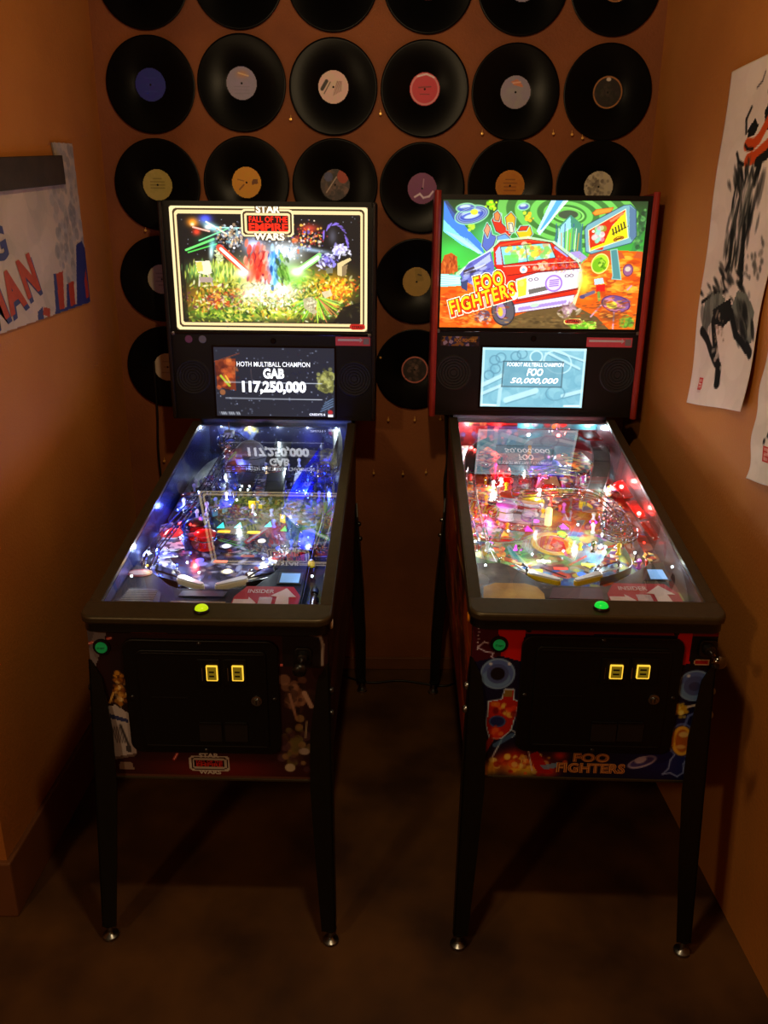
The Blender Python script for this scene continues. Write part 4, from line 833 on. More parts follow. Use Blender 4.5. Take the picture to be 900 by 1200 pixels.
class Machine:
    def __init__(s, name, loc, yaw, dz, label, left):
        s.left = left; s.dz = dz
        s.root = empty(name, (loc[0], loc[1], 0), math.radians(yaw)); tag(s.root, label, 'pinball machine', 'pinball machines')
        s.n = Matrix.Identity(4)
    def part(s, mb, name, m, sub=None, **k):
        """a part of the machine (lifted by its leg levellers), or a sub-part of the part sub"""
        o = mb.build(name, m, sub or s.root, **k)
        if sub is None: o.location = (o.location[0], o.location[1], o.location[2] + s.dz)
        return o
    def inst(s, name, me, loc, sub=None, scale=None, rot=None):
        o = bpy.data.objects.new(name, me); COL.objects.link(o); o.parent = sub or s.root
        o.location = (loc[0], loc[1], loc[2] + (0 if sub else s.dz))
        if scale: o.scale = scale
        if rot: o.rotation_euler = rot
        return o
    def cvmesh(s, cv, name, o, u, v, m, sub=None):
        ob = cv.mesh(name, o, u, v, m, sub or s.root)
        if sub is None: ob.location.z += s.dz
        return ob
    def led(s, k, p, power=0.0, off=(0, -0.012, 0.012), name='led', sub=None, r=0.006):
        o = s.inst(name, LED[k if k in LED else 'R'], p, sub)
        if power:
            l = lamp('led_light', (p[0] + off[0], p[1] + off[1], p[2] + off[2] + s.dz), power * LEDGAIN, LEDCOL[k], r, parent=s.root)
        return o

    # -------------------------------------------------------------- cabinet
    def cabinet(s, art_front, art_side_cv):
        L = s.left
        for sx in (-1, 1):
            poly = [(sx * 0.2825, 0.03, 0.46), (sx * 0.2825, 0.03, GA + 0.2 * 0.03 - 0.012), (sx * 0.2825, 1.14, GA + 0.2 * 1.14 - 0.012), (sx * 0.2825, 1.30, GA + 0.2 * 1.14 - 0.012), (sx * 0.2825, 1.30, 0.49)]
            sp = s.part(MB().prism(poly, (-sx * 0.0165, 0, 0)), 'side_panel', M_WOOD)
            if (L and sx == 1) or (not L and sx == -1):
                cv = art_side_cv
                cv.keep([(0.045, 0.475), (0.045, 0.888), (1.13, 1.10), (1.29, 1.10), (1.29, 0.505)])
                s.cvmesh(cv, 'side_decal', (sx * 0.2829, 0.03, 1.14), (0, 1.27, 0), (0, 0, -0.68), M_PRINTM, sp)
            # flipper button with its collar
            fb = s.part(MB().lathe([(0.0001, 0.011), (0.010, 0.0105), (0.0125, 0.008), (0.0125, 0.0), ], (0, 0, 0), 'x', 20) if sx == 1 else
                        MB().lathe([(0.0001, -0.011), (0.010, -0.0105), (0.0125, -0.008), (0.0125, 0.0)], (0, 0, 0), 'x', 20),
                        'flipper_button', M_WHITE if L else mat('orange_button', (240, 150, 20), 0.3), loc=(sx * 0.2829, 0.062, 0.872), smooth=40)
            MB().lathe([(0.0125, 0), (0.0165, 0), (0.0165, sx * 0.004), (0.0125, sx * 0.004)], (0, 0, 0), 'x', 20).build('collar', M_BLKPL, fb)
        s.part(MB().box(-0.266, 0.266, 0.045, 1.30, 0.47, 0.482), 'bottom_panel', M_WOOD)
        s.part(MB().box(-0.266, 0.266, 1.284, 1.30, 0.482, 1.10), 'back_panel', M_WOOD)
        fp = s.part(MB().box(-0.283, 0.283, 0.026, 0.045, 0.455, 0.885), 'front_panel', M_WOOD)
        s.cvmesh(art_front, 'front_artwork', (-0.283, 0.0252, 0.87), (0.566, 0, 0), (0, 0, -0.4145), M_PRINTM, fp)
        s.part(MB().box(-0.283, 0.283, 0.022, 0.030, 0.452, 0.4585), 'bottom_trim', M_RAIL, bevel=0.001)
        # rails and lockdown bar
        for sx in (-1, 1):
            y0, y1 = 0.055, 1.14
            sec = [(0.262, 0.004), (0.2895, 0.004), (0.2925, 0.001), (0.2925, -0.034), (0.284, -0.034), (0.284, -0.008), (0.262, -0.008)]
            s.part(MB().prism([(sx * x, y0, GA + GB * y0 + h) for x, h in sec], (0, y1 - y0, GB * (y1 - y0))), 'side_rail', M_RAIL, bevel=0.0012)
        R = 0.034; pts = [(-0.2935, 0.072), (0.2935, 0.072)]
        for k in range(9):
            a = math.radians(-90 * k / 8); pts.append((0.2935 - R + R * math.cos(a), R + R * math.sin(a)))
        for k in range(9):
            a = math.radians(-90 - 90 * k / 8); pts.append((-0.2935 + R + R * math.cos(a), R + R * math.sin(a)))
        top = [(x, y, GA + 0.012 + 0.14 * y) for x, y in pts]; n = len(pts)
        mb = MB(); mb.add(top + [(x, y, 0.889) for x, y in pts], [tuple(range(n)), tuple(range(2*n - 1, n - 1, -1))] + [(i, (i+1) % n, (i+1) % n + n, i + n) for i in range(n)])
        s.part(mb, 'lockdown_bar', M_RAIL, bevel=0.006, seg=3, smooth=30)
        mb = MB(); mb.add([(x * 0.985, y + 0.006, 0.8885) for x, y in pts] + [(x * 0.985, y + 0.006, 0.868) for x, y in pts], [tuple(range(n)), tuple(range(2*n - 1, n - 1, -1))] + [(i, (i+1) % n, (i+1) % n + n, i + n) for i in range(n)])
        s.part(mb, 'front_strip', M_BLKPL, smooth=30)  # black strip under the lockdown bar, set slightly back
        bx = -0.011 if L else 0.010
        bz = GA + 0.012 + 0.14 * 0.034
        ab = s.part(MB().lathe([(0.019, 0.0), (0.019, 0.003), (0.0165, 0.006), (0.0001, 0.006)], (bx, 0.034, bz - 0.001), 'z', 28), 'action_button', M_BLKPL, smooth=40)
        dome = [(0.0158 * math.cos(a), 0.006 + 0.011 * math.sin(a)) for a in [math.pi / 2 * k / 6 for k in range(6)]] + [(0.0001, 0.017)]
        MB().lathe(dome, (bx, 0.034, bz - 0.001), 'z', 28).build('lit_dome', mat('lime_button', (190, 226, 20), 0.25, emit=0.75) if L else mat('green_button', (16, 216, 60), 0.25, emit=0.75), ab, smooth=60)
        # glass
        g = MB().prism([(-0.264, 0.068, GA + GB * 0.068), (0.264, 0.068, GA + GB * 0.068), (0.264, 1.143, GA + GB * 1.143), (-0.264, 1.143, GA + GB * 1.143)], (0, 0, -0.004))
        gl = s.part(MB(), 'playfield_glass', M_GLASS) if False else None
        me = bpy.data.meshes.new('playfield_glass'); me.from_pydata(g.v, [], g.f); me.materials.append(M_GLASS)
        me.materials.append(clear_mat('glass_underside', (255, 255, 255), 0.0))
        for p in me.polygons: p.material_index = 0 if (abs(p.normal.z) > 0.9 and p.center.z > GA + GB * p.center.y - 0.001) else 1
        o = link('playfield_glass', me, s.root); o.location.z += s.dz

    def leg(s, sx, front):
        mb = MB(); cy = 0.0225 if front else 1.2785; fy = -0.058 if front else 1.205; fx = 0.302
        dzf = s.dz
        prof = [(0.785, 0.006), (0.739, 0.030), (0.60, 0.050), (0.45, 0.054), (0.25, 0.046), (0.045, 0.036)]
        d = 1 if front else -1; th = 0.004
        def corner(z):
            t = (0.785 - z) / 0.785; z2 = z + dzf * max(0, (z - 0.045) / 0.74)
            if not front: return sx * (0.290 + 0.037 * min(1.0, (0.785 - z) / 0.45)), cy + (fy - cy) * t, z2
            return sx * (0.2865 + (fx - 0.2865) * t), cy + (fy - cy) * t, z2
        for ax in (0, 1):
            V = []; F = []
            for z, w in prof:
                x, y, z2 = corner(z)
                if ax == 0: q = [(x, y), (x - sx * w, y), (x - sx * w, y + d * th), (x, y + d * th)]
                else: q = [(x, y), (x, y + d * w), (x - sx * th, y + d * w), (x - sx * th, y)]
                V += [(a, b, z2) for a, b in q]
            for i in range(len(prof) - 1):
                for k in range(4): F.append((i*4 + k, i*4 + (k+1) % 4, i*4 + 4 + (k+1) % 4, i*4 + 4 + k))
            F += [(0, 1, 2, 3), tuple(range(len(V) - 4, len(V)))]
            mb.add(V, F)
        lg = mb.build('leg', M_LEG, s.root)
        x, y, z = corner(0.045); cx, cyy = x - sx * 0.014, y + d * 0.014
        MB().lathe([(0.0001, 0.0), (0.019, 0.0), (0.021, 0.004), (0.020, 0.008), (0.010, 0.013), (0.006, 0.016), (0.0055, 0.046), (0.0001, 0.047)], (cx, cyy, 0.0), 'z', 20).build('leveller', M_STEEL, lg, smooth=40)
        MB().lathe([(0.0001, 0.042), (0.016, 0.042), (0.016, 0.047), (0.0001, 0.047)], (cx, cyy, 0), 'z', 14).build('foot_plate', M_LEG, lg)
        for z in (0.707, 0.648):
            x, y, z2 = corner(z)
            MB().lathe([(0.0095, 0.0), (0.0095, sx * 0.003), (0.0085, sx * 0.007), (0.005, sx * 0.0095), (0.0001, sx * 0.0103)], (x, y + d * 0.017, z2), 'x', 16).build('leg_bolt', M_STEEL if not s.left else M_DKSTEEL, lg, smooth=45)

    def coin_door(s, x0, x1, z0, z1, slots, lock, rets):
        def rp(a, b, c_, d_, r, y): return [(x, y, z) for x, z in rrect(a, b, c_, d_, r)]
        dr = s.part(MB().prism(rp(x0, z0, x1, z1, 0.028, 0.0165), (0, 0.0085, 0)), 'coin_door', M_BLACK, bevel=0.003)
        xi0, xi1, zi0, zi1 = x0 + 0.034, x1 - 0.028, z0 + 0.018, z1 - 0.026
        dp = MB().prism(rp(xi0, zi0, xi1, zi1, 0.014, 0.0125), (0, 0.004, 0)).build('door_panel', M_BLACK, dr, bevel=0.002)
        for (ax, bx, az, bz) in ((xi0 + 0.012, xi1 - 0.006, zi1 - 0.009, zi1 - 0.006), (xi0 + 0.008, xi1 - 0.006, zi0 + 0.005, zi0 + 0.008)):
            MB().box(ax, bx, 0.0108, 0.0125, az, bz).build('door_bead', M_BLKPL, dr, bevel=0.0006)
        MB().box(xi0 + 0.03, xi0 + 0.115, 0.0112, 0.0125, (z0 + z1) / 2 + 0.002, (z0 + z1) / 2 + 0.0045).build('door_seam', M_BLKPL, dr)
        for (sx0, sx1, sz0, sz1, wx0, wx1, wz0, wz1) in slots:
            pl = MB().prism(rp(sx0, sz0, sx1, sz1, 0.003, 0.0095), (0, 0.003, 0)).build('coin_slot_plate', M_BLACK, dr, bevel=0.001)
            MB().box(wx0 - 0.011, wx0 - 0.0095, 0.0088, 0.0096, wz0 - 0.002, wz1 - 0.008).build('coin_slot', M_CHROME, dr)
            wn = MB().prism(rp(wx0, wz0, wx1, wz1, 0.002, 0.006), (0, 0.0035, 0)).build('reject_button', M_LED_Y, dr)
            MB().prism(rp(wx0 + 0.0028, wz0 + 0.003, wx1 - 0.0028, wz1 - 0.003, 0.001, 0.0052), (0, 0.0008, 0)).build('price_card', mat('amber_card', (120, 100, 16), 0.5, emit=0.6), dr)
            for q in range(2): MB().box(wx0 + 0.007, wx1 - 0.008, 0.0046, 0.0052, wz0 + 0.011 + q * 0.011, wz0 + 0.015 + q * 0.011).build('price_print', M_TXT_BLK, dr)
        for (sx0, sx1, sz0, sz1) in rets:
            MB().prism(rp(sx0, sz0, sx1, sz1, 0.003, 0.009), (0, 0.0035, 0)).build('coin_return_flap', mat('smoked_flap', (26, 24, 24), 0.35), dr, bevel=0.001)
            MB().box(sx0, sx1, 0.0075, 0.0095, sz1 - 0.004, sz1).build('flap_lip', M_BLACKG, dr)
        MB().lathe([(0.0001, -0.010), (0.0075, -0.010), (0.0085, -0.008), (0.0085, -0.004), (0.013, -0.003), (0.013, 0.002)], (lock[0], 0.0125, lock[1]), 'y', 20).build('door_lock', M_STEEL, dr, smooth=40)
        MB().box(lock[0] - 0.0012, lock[0] + 0.0012, 0.0015, 0.0026, lock[1] - 0.005, lock[1] + 0.005).build('keyhole', M_TXT_BLK, dr)
        for (bx, bz) in ((x0 + 0.015, (z0 + z1) / 2), (x1 - 0.012, (z0 + z1) / 2), ((x0 + x1) / 2, z1 - 0.009), ((x0 + x1) / 2, z0 + 0.008)):
            MB().lathe([(0.0001, -0.0025), (0.0035, -0.002), (0.0055, 0.0)], (bx, 0.0165, bz), 'y', 14).build('door_bolt', M_DKSTEEL, dr, smooth=50)

    def start_button(s, x, z):
        b = s.part(MB().lathe([(0.0001, -0.004), (0.0145, -0.004), (0.0150, -0.003), (0.0205, -0.0025), (0.0215, 0.0)], (x, 0.0252, z), 'y', 28), 'start_button', M_BLKPL, smooth=40)
        MB().lathe([(0.0001, -0.007), (0.013, -0.0065), (0.0145, -0.004)], (x, 0.0252, z), 'y', 28).build('green_cap', mat('green_cap', (20, 130, 60), 0.35, emit=0.25), b, smooth=50)
        text('start_lettering', 'START', mat('dark_green_ink', (6, 52, 22), 0.6), b, (x, 0.0176, z), width=0.019, offset=0.02, ang=-6 if not s.left else 0)

    def plunger(s, x, z, chrome):
        p = s.part(MB().prism([(a, 0.019, b) for a, b in rrect(x - 0.021, z - 0.022, x + 0.021, z + 0.022, 0.012)], (0, 0.006, 0)), 'plunger', M_BLKPL, bevel=0.002)
        MB().lathe([(0.015, 0.0), (0.012, -0.014), (0.008, -0.016)], (x, 0.019, z), 'y', 20).build('plunger_sleeve', M_BLKPL, p, smooth=40)
        MB().cyl((x, 0.01, z), (x, -0.028, z), 0.0042, n=12).build('plunger_rod', M_CHROME, p, smooth=40)
        MB().lathe([(0.0001, -0.055), (0.010, -0.054), (0.0155, -0.049), (0.0165, -0.043), (0.013, -0.036), (0.008, -0.030), (0.006, -0.026), (0.0001, -0.026)], (x, 0.0, z), 'y', 24).build('plunger_knob', M_BLKPL if not chrome else mat('dark_chrome', (120, 118, 116), 0.15, metal=1.0), p, smooth=50)

    # -------------------------------------------------------------- backbox
    def backbox(s, tl, sp_top, screen, armor, art_t, art_s):
        zb, zt, w = 1.1365, 1.864, 0.3597
        y0, y1 = 1.1413, 1.325
        mb = MB()
        mb.box(-w, -w + 0.016, y0, y1, zb, zt).box(w - 0.016, w, y0, y1, zb, zt).box(-w, w, y0, y1, zt - 0.016, zt).box(-w, w, y0, y1, zb, zb + 0.012).box(-w, w, y1 - 0.012, y1, zb, zt)
        bb = s.part(mb, 'backbox', M_BLACK)
        s.part(MB().box(-0.275, 0.275, 1.19, 1.325, 1.10, 1.1365), 'backbox_hinge', M_BLKPL)
        x0, x1, z0, z1 = tl
        # frame round the lit picture
        fr = MB(); fx0, fx1, fz0, fz1 = -w + 0.014, w - 0.014, sp_top, zt - 0.002
        fr.box(fx0, x0 + 0.002, 1.1435, 1.152, fz0, fz1).box(x1 - 0.002, fx1, 1.1435, 1.152, fz0, fz1).box(x0, x1, 1.1435, 1.152, fz0, z0 + 0.002).box(x0, x1, 1.1435, 1.152, z1 - 0.002, fz1)
        fr.build('picture_frame', M_BLACK, bb)
        s.cvmesh(art_t, 'backglass', (x0, 1.1475, z1), (x1 - x0, 0, 0), (0, 0, z0 - z1), M_LIT if s.left else M_LIT2, bb)
        s.part(MB().box(-w + 0.016, w - 0.016, 1.158, 1.164, zb + 0.012, zt - 0.016), 'light_box_back', M_WHITE, bb)
        # speaker panel
        sp = s.part(MB().prism([(a, 1.143, b) for a, b in rrect(-w + 0.010, zb + 0.004, w - 0.010, sp_top - 0.003, 0.01)], (0, 0.012, 0)), 'speaker_panel', M_BLACK, bevel=0.002)
        MB().box(-w + 0.012, w - 0.012, 1.1385, 1.1435, sp_top - 0.006, sp_top + 0.002).build('panel_trim', M_BLACKG, sp, bevel=0.001)
        a, b, c_, d_ = screen
        MB().box(a - 0.007, b + 0.007, 1.1405, 1.1432, c_ - 0.006, d_ + 0.006).build('screen_bezel', M_BLACKG, sp)
        s.cvmesh(art_s, 'display_screen', (a, 1.1400, d_), (b - a, 0, 0), (0, 0, c_ - d_), M_LCD, sp)
        for cx in (-0.281, 0.286):
            z = 1.285; g = MB().lathe([(0.0001, -0.0012), (0.052, -0.0012), (0.058, -0.003), (0.062, 0.0)], (cx, 1.143, z), 'y', 32).build('speaker_grille', mat('grille_cloth', (9, 9, 10), 0.7), sp, smooth=40)
            for r in (0.012, 0.022, 0.032, 0.042, 0.051):
                MB().tube([(cx + r * math.cos(t * math.pi / 16), 1.1412, z + r * math.sin(t * math.pi / 16)) for t in range(32)], 0.0014, 6, closed=True).build('grille_ring', M_BLKPL, sp)
        # key lock in the panel trim
        MB().lathe([(0.0001, -0.004), (0.008, -0.004), (0.010, -0.001), (0.010, 0.0)], (0.006 if s.left else -0.012, 1.142, sp_top - 0.027), 'y', 18).build('key_lock', M_BLACKG, sp, smooth=40)
        for sx in (-1, 1):
            if armor:
                z0a, z1a = zb - 0.004, zt + 0.012
                MB().prism([(sx * x, y, z0a) for x, y in ((w - 0.017, 1.135), (w - 0.009, 1.127), (w - 0.002, 1.127), (w + 0.004, 1.133), (w + 0.004, 1.325), (w + 0.001, 1.325), (w + 0.001, 1.140), (w - 0.017, 1.140))], (0, 0, z1a - z0a)).build('side_armor', mat('red_powder_coat', (150, 40, 30), 0.4, noise=0.15), bb, bevel=0.0025)
            else:
                MB().tube([(sx * (w - 0.006), 1.1405, zb + 0.005), (sx * (w - 0.006), 1.1405, zt - 0.004)], 0.0075, 12).build('corner_trim', mat('satin_black_trim', (24, 24, 25), 0.25), bb, smooth=60)
            MB().lathe([(0.0001, -0.004), (0.006, -0.003), (0.007, 0.0)], (sx * (w - 0.020), 1.140, sp_top - 0.004), 'y', 12).build('trim_screw', M_STEEL, sp, smooth=50)
        return bb, sp

    # -------------------------------------------------------------- inside the cabinet
    def inside(s, art, bb_art):
        s.pfield = s.part(MB().prism([pf(-0.265, 0.06, -0.012), pf(0.265, 0.06, -0.012), pf(0.265, 1.272, -0.012), pf(-0.265, 1.272, -0.012)], (0, 0, 0.0115)), 'playfield', mat('plywood_edge', (150, 110, 70), 0.5))
        s.cvmesh(art, 'playfield_print', pf(-0.265, 1.275), (0.53, 0, 0), (0, -1.215, -1.215 * SL), print_mat('clear_coated_ink', 0.15, spec=0.5), s.pfield)
        bd = s.part(MB().box(-0.265, 0.265, 1.2745, 1.284, 0.975, 1.118), 'back_board', M_BLKPL)
        s.cvmesh(bb_art, 'back_board_print', (-0.265, 1.274, 1.118), (0.53, 0, 0), (0, 0, -0.14), M_PRINT, bd)
        for sx in (-1, 1):
            poly = [pf(sx * 0.2655, 0.07, 0), pf(sx * 0.2655, 1.27, 0), (sx * 0.2655, 1.27, 1.112), (sx * 0.2655, 1.14, GA + GB * 1.14 - 0.013), (sx * 0.2655, 0.07, GA + GB * 0.07 - 0.013)]
            s.part(MB().prism(poly, (-sx * 0.0012, 0, 0)), 'side_blade', s.blade)
        s.plast = []

    def inserts(s, items):
        """lit lamp inserts set into the playfield"""
        for x, y, col, e, kind in items:
            m = mat('insert_%d_%d_%d_%d' % (*col, int(e * 10)), col, 0.3, emit=e)
            if kind == 'o': q = [(x + 0.012 * math.cos(t * math.pi / 8), y + 0.012 * math.sin(t * math.pi / 8)) for t in range(16)]
            elif kind == 't': q = [(x - 0.012, y - 0.016), (x + 0.012, y - 0.016), (x, y + 0.022)]
            else: q = [(x - 0.019, y - 0.006), (x + 0.019, y - 0.006), (x + 0.019, y + 0.006), (x - 0.019, y + 0.006)]
            MB().prism([pf(a, b, 0.0) for a, b in q], (0, 0, 0.0012)).build('lamp_insert', m, s.pfield)
    def posts(s, pts, h=0.0):
        for x, y in pts: s.inst('post', POST, pf(x, y, h), s.pfield)
    def plastic(s, pts, h, m, th=0.0022, name='plastic_plate', screws=True):
        c = MB().prism([pf(x, y, h) for x, y in pts], (0, 0, th)); o = s.part(c, name, m)
        if screws:
            cx = sum(p[0] for p in pts) / len(pts); cy = sum(p[1] for p in pts) / len(pts)
            for x, y in pts[::max(1, len(pts) // 3)]:
                q = pf(x + (cx - x) * 0.18, y + (cy - y) * 0.18, h + th); s.inst('screw', SCREW, q, o)
        return o
    def wireform(s, pts, gap=0.022, r=0.0021, every=5, n=6, m=None, name='wire_ramp', up=True):
        c = catmull([pf(*p) for p in pts], n); mb = MB()
        a, b = sideways(c, gap / 2), sideways(c, -gap / 2); mb.tube(a, r, 6); mb.tube(b, r, 6)
        if up:
            a2, b2 = sideways(c, gap * 0.62), sideways(c, -gap * 0.62)
            for q in a2 + b2: q.z += 0.016
            mb.tube(a2, r, 6); mb.tube(b2, r, 6)
            for i in range(0, len(c), every):
                dn = Vector((0, 0, -0.004)); mb.tube([a2[i], a[i] , (a[i] + b[i]) / 2 + dn, b[i], b2[i]], r * 0.9, 5)
        else:
            for i in range(0, len(c), every): mb.tube([a[i], b[i]], r * 0.9, 5)
        return s.part(mb, name, m or M_CHROME, smooth=50)
    def ramp(s, pts, w, wall, m, mw, n=6, name='ramp', wl=True):
        """a channel with a floor and two upright walls"""
        c = catmull([pf(*p) for p in pts], n); a, b = sideways(c, w / 2), sideways(c, -w / 2); t = 0.0018
        def strip(A, B):
            mb = MB(); k = len(A); V = []; F = []
            for p, q in zip(A, B): V += [p, q, q - Vector((0, 0, t)), p - Vector((0, 0, t))]
            for i in range(k - 1):
                for j in range(4): F.append((i*4 + j, i*4 + (j+1) % 4, i*4 + 4 + (j+1) % 4, i*4 + 4 + j))
            F += [(0, 1, 2, 3), tuple(range(4*k - 4, 4*k))]; mb.add(V, F); return mb
        o = s.part(strip(a, b), name, m, smooth=30)
        if wl:
            for A, sg in ((a, 1), (b, -1)):
                B = [p + Vector((0, 0, wall)) for p in A]; C = sideways(c, sg * (w / 2 + t)); mb = MB(); k = len(A); V = []; F = []
                for p, q, r_ in zip(A, B, C): V += [p, q, Vector((r_.x, r_.y, q.z)), Vector((r_.x, r_.y, p.z))]
                for i in range(k - 1):
                    for j in range(4): F.append((i*4 + j, i*4 + (j+1) % 4, i*4 + 4 + (j+1) % 4, i*4 + 4 + j))
                F += [(0, 1, 2, 3), tuple(range(4*k - 4, 4*k))]; mb.add(V, F); mb.build('ramp_wall', mw, o, smooth=30)
        return o
    def flipper(s, x, y, ang, m):
        L = 0.068; a = math.radians(ang); p, q = Vector(pf(x, y, 0.010)), Vector(pf(x + L * math.cos(a), y + L * math.sin(a), 0.010))
        def cap(r0, r1, h0, h1):
            d = (q - p); th = math.atan2(d.y, d.x); pts = []
            for k in range(9): t = th + math.pi / 2 + math.pi * k / 8; pts.append(p + Vector((r0 * math.cos(t), r0 * math.sin(t), h0)))
            for k in range(9): t = th - math.pi / 2 + math.pi * k / 8; pts.append(q + Vector((r1 * math.cos(t), r1 * math.sin(t), h0)))
            return MB().prism(pts, (0, 0, h1 - h0))
        f = s.part(cap(0.0115, 0.0065, 0.0, 0.020), 'flipper', M_WHITE); cap(0.0135, 0.0085, 0.004, 0.015).build('rubber', m, f)
    def slingshot(s, tri, m, rub):
        o = s.plastic(tri, 0.031, m, name='slingshot')
        s.posts(tri)
        c = [Vector(pf(x, y, 0.016)) for x, y in tri]; mid = (c[0] + c[1] + c[2]) / 3
        c = [p + (p - mid).normalized() * 0.004 for p in c]
        MB().tube(c, 0.003, 6, closed=True).build('rubber', rub, o)
    def bumper(s, x, y, capm, bodym):
        b = s.part(MB().lathe([(0.026, 0.0), (0.026, 0.004), (0.021, 0.006), (0.021, 0.036), (0.027, 0.040), (0.027, 0.043)], pf(x, y), 'z', 24), 'pop_bumper', bodym, smooth=30)
        MB().lathe([(0.031, 0.043), (0.032, 0.047), (0.028, 0.052), (0.014, 0.057), (0.0001, 0.058)], pf(x, y), 'z', 24).build('bumper_cap', capm, b, smooth=40)
        MB().tube([Vector(pf(x, y, 0.030)) + Vector((0.030 * math.cos(t * math.pi / 12), 0.030 * math.sin(t * math.pi / 12), 0)) for t in range(24)], 0.0022, 6, closed=True).build('bumper_ring', M_CHROME, b)
    def target(s, x, y, ang, m):
        a = math.radians(ang); c, n = Vector((math.cos(a), math.sin(a), 0)), Vector((-math.sin(a), math.cos(a), 0)); p = Vector(pf(x, y, 0.004))
        s.part(MB().prism([p - c * 0.011, p + c * 0.011, p + c * 0.011 + Vector((0, 0, 0.026)), p - c * 0.011 + Vector((0, 0, 0.026))], n * 0.004), 'target', m, bevel=0.001)
    def lane_guide(s, pts, m=None, h=0.022):
        c = catmull([pf(x, y, 0.0) for x, y in pts], 5); mb = MB(); k = len(c); d = sideways(c, 0.0016); V = []; F = []
        for p, q in zip(c, d): V += [p, q, q + Vector((0, 0, h)), p + Vector((0, 0, h))]
        for i in range(k - 1):
            for j in range(4): F.append((i*4 + j, i*4 + (j+1) % 4, i*4 + 4 + (j+1) % 4, i*4 + 4 + j))
        F += [(0, 1, 2, 3), tuple(range(4*k - 4, 4*k))]; mb.add(V, F)
        s.part(mb, 'ball_guide', m or M_STEEL, smooth=30)

    def clutter(s, seed, n, plates, caps, boxes):
        """star posts with coloured caps and small plates crowding the playfield"""
        r = random.Random(seed)
        def spot():
            x0, x1, y0, y1 = r.choice(boxes); return r.uniform(x0, x1), r.uniform(y0, y1)
        for k in range(n):
            x, y = spot(); h = r.choice([0.0, 0.0, 0.034]); s.inst('star_post', caps[k % len(caps)], pf(x, y, h), s.pfield, scale=(1, 1, r.uniform(0.7, 1.3)))
        for k in range(plates[0]):
            x, y = spot(); a = r.uniform(0, 6.28); w, l = r.uniform(0.008, 0.02), r.uniform(0.014, 0.038); q = []
            for t in range(5):
                b = a + t * 1.257 + r.uniform(-0.2, 0.2); q.append((x + l * math.cos(b) * 0.8, y + w * math.sin(b) * 1.4))
            s.plastic(q, r.uniform(0.034, 0.05), r.choice(plates[1]), screws=k % 2 == 0)

    def apron(s, edge, m, arts):
        """edge: the playfield-side outline from left to right"""
        pts = [(-0.262, 0.085)] + [(e[0], e[1]) for e in edge] + [(0.205, 0.085)]
        o = s.part(MB().prism([pf(x, y, 0.0) for x, y in pts], (0, 0, 0.031)), 'apron', m, bevel=0.002)
        s.ap = o
        return o
    def card(s, pts, m, h=0.0318, th=0.0008, name='instruction_card'):
        return MB().prism([pf(x, y, h) for x, y in pts], (0, 0, th)).build(name, m, s.ap)
    def atext(s, t, m, x, y, width, ang=0, height=None, h=0.0330):
        R = Matrix(((1, 0, 0), (0, 1, 0), (0, SL, 1)))
        return text('card_lettering', t, m, s.ap, pf(x, y, h), width=width, height=height, rot=R, ang=ang, offset=0.01)
M_RAMPS = mat('satin_ramp_steel', (150, 152, 150), 0.3, metal=0.6, noise=0.2, nscale=30)
# ------------------------------------------------------------------ left machine
ML = Machine('pinball_machine', (-0.3966, 1.6563), -1.4545, -0.0094, 'left pinball machine with cream-framed backglass and blue lit playfield', True)
ML.blade = mat('blue_mirror_blade', (84, 96, 140), 0.22, metal=0.7, noise=0.4, nscale=5, col2=(40, 46, 90))
ML.cabinet(art_front_left(), art_side(True))
for fr in (True, False):
    for sx in (-1, 1): ML.leg(sx, fr)
ML.coin_door(-0.203, 0.167, 0.535, 0.845,
             [(-0.025, 0.029, 0.728, 0.799, -0.003, 0.024, 0.744, 0.784), (0.038, 0.092, 0.729, 0.800, 0.058, 0.085, 0.745, 0.785)],
             (0.113, 0.689), [(-0.030, 0.025, 0.574, 0.627), (0.032, 0.088, 0.575, 0.628)])
ML.start_button(-0.252, 0.819)
ML.plunger(0.225, 0.806, False)
bb, sp = ML.backbox((-0.328, 0.333, 1.446, 1.853), 1.440, (-0.203, 0.217, 1.149, 1.390), False, art_translite_left(), art_screen_left())
yq = 1.1468
def lw(t, z, w, h, m, off, dy=0.0, x=0.002, nm='title_lettering', sh=0.0): text(nm, t, m, bb, (x, yq - dy, z), width=w, height=h, offset=off, shear=sh)
lw('STAR', 1.840, 0.083, 0.027, M_TXT_BLK, 0.055); lw('STAR', 1.840, 0.080, 0.025, M_TXT_CREAM, 0.04, 0.0006)
lw('FALL OF THE', 1.8085, 0.128, 0.0185, M_TXT_RED, 0.022, 0.0002); lw('EMPIRE', 1.7835, 0.130, 0.0255, M_TXT_RED, 0.035, 0.0002)
lw('WARS', 1.7545, 0.106, 0.025, M_TXT_BLK, 0.055, 0.0, 0.004); lw('WARS', 1.7545, 0.102, 0.023, M_TXT_CREAM, 0.04, 0.0006, 0.004)
text('maker_lettering', 'STERN', M_TXT_BLK, bb, (0.297, yq, 1.4625), width=0.036, height=0.009, offset=0.02)
ys = 1.1396
for t, z, w, h, o_ in (('HOTH MULTIBALL CHAMPION', 1.333, 0.256, 0.0165, 0.002), ('GAB', 1.301, 0.074, 0.036, 0.045), ('117,250,000', 1.251, 0.226, 0.047, 0.05)):
    text('score_lettering', t, M_TXT_WHITE, sp, (0.004, ys, z), width=w, height=h, offset=o_)
text('score_lettering', 'CREDITS 0', M_TXT_WHITE, sp, (0.155, ys, 1.1575), width=0.056, height=0.008, offset=0.01)
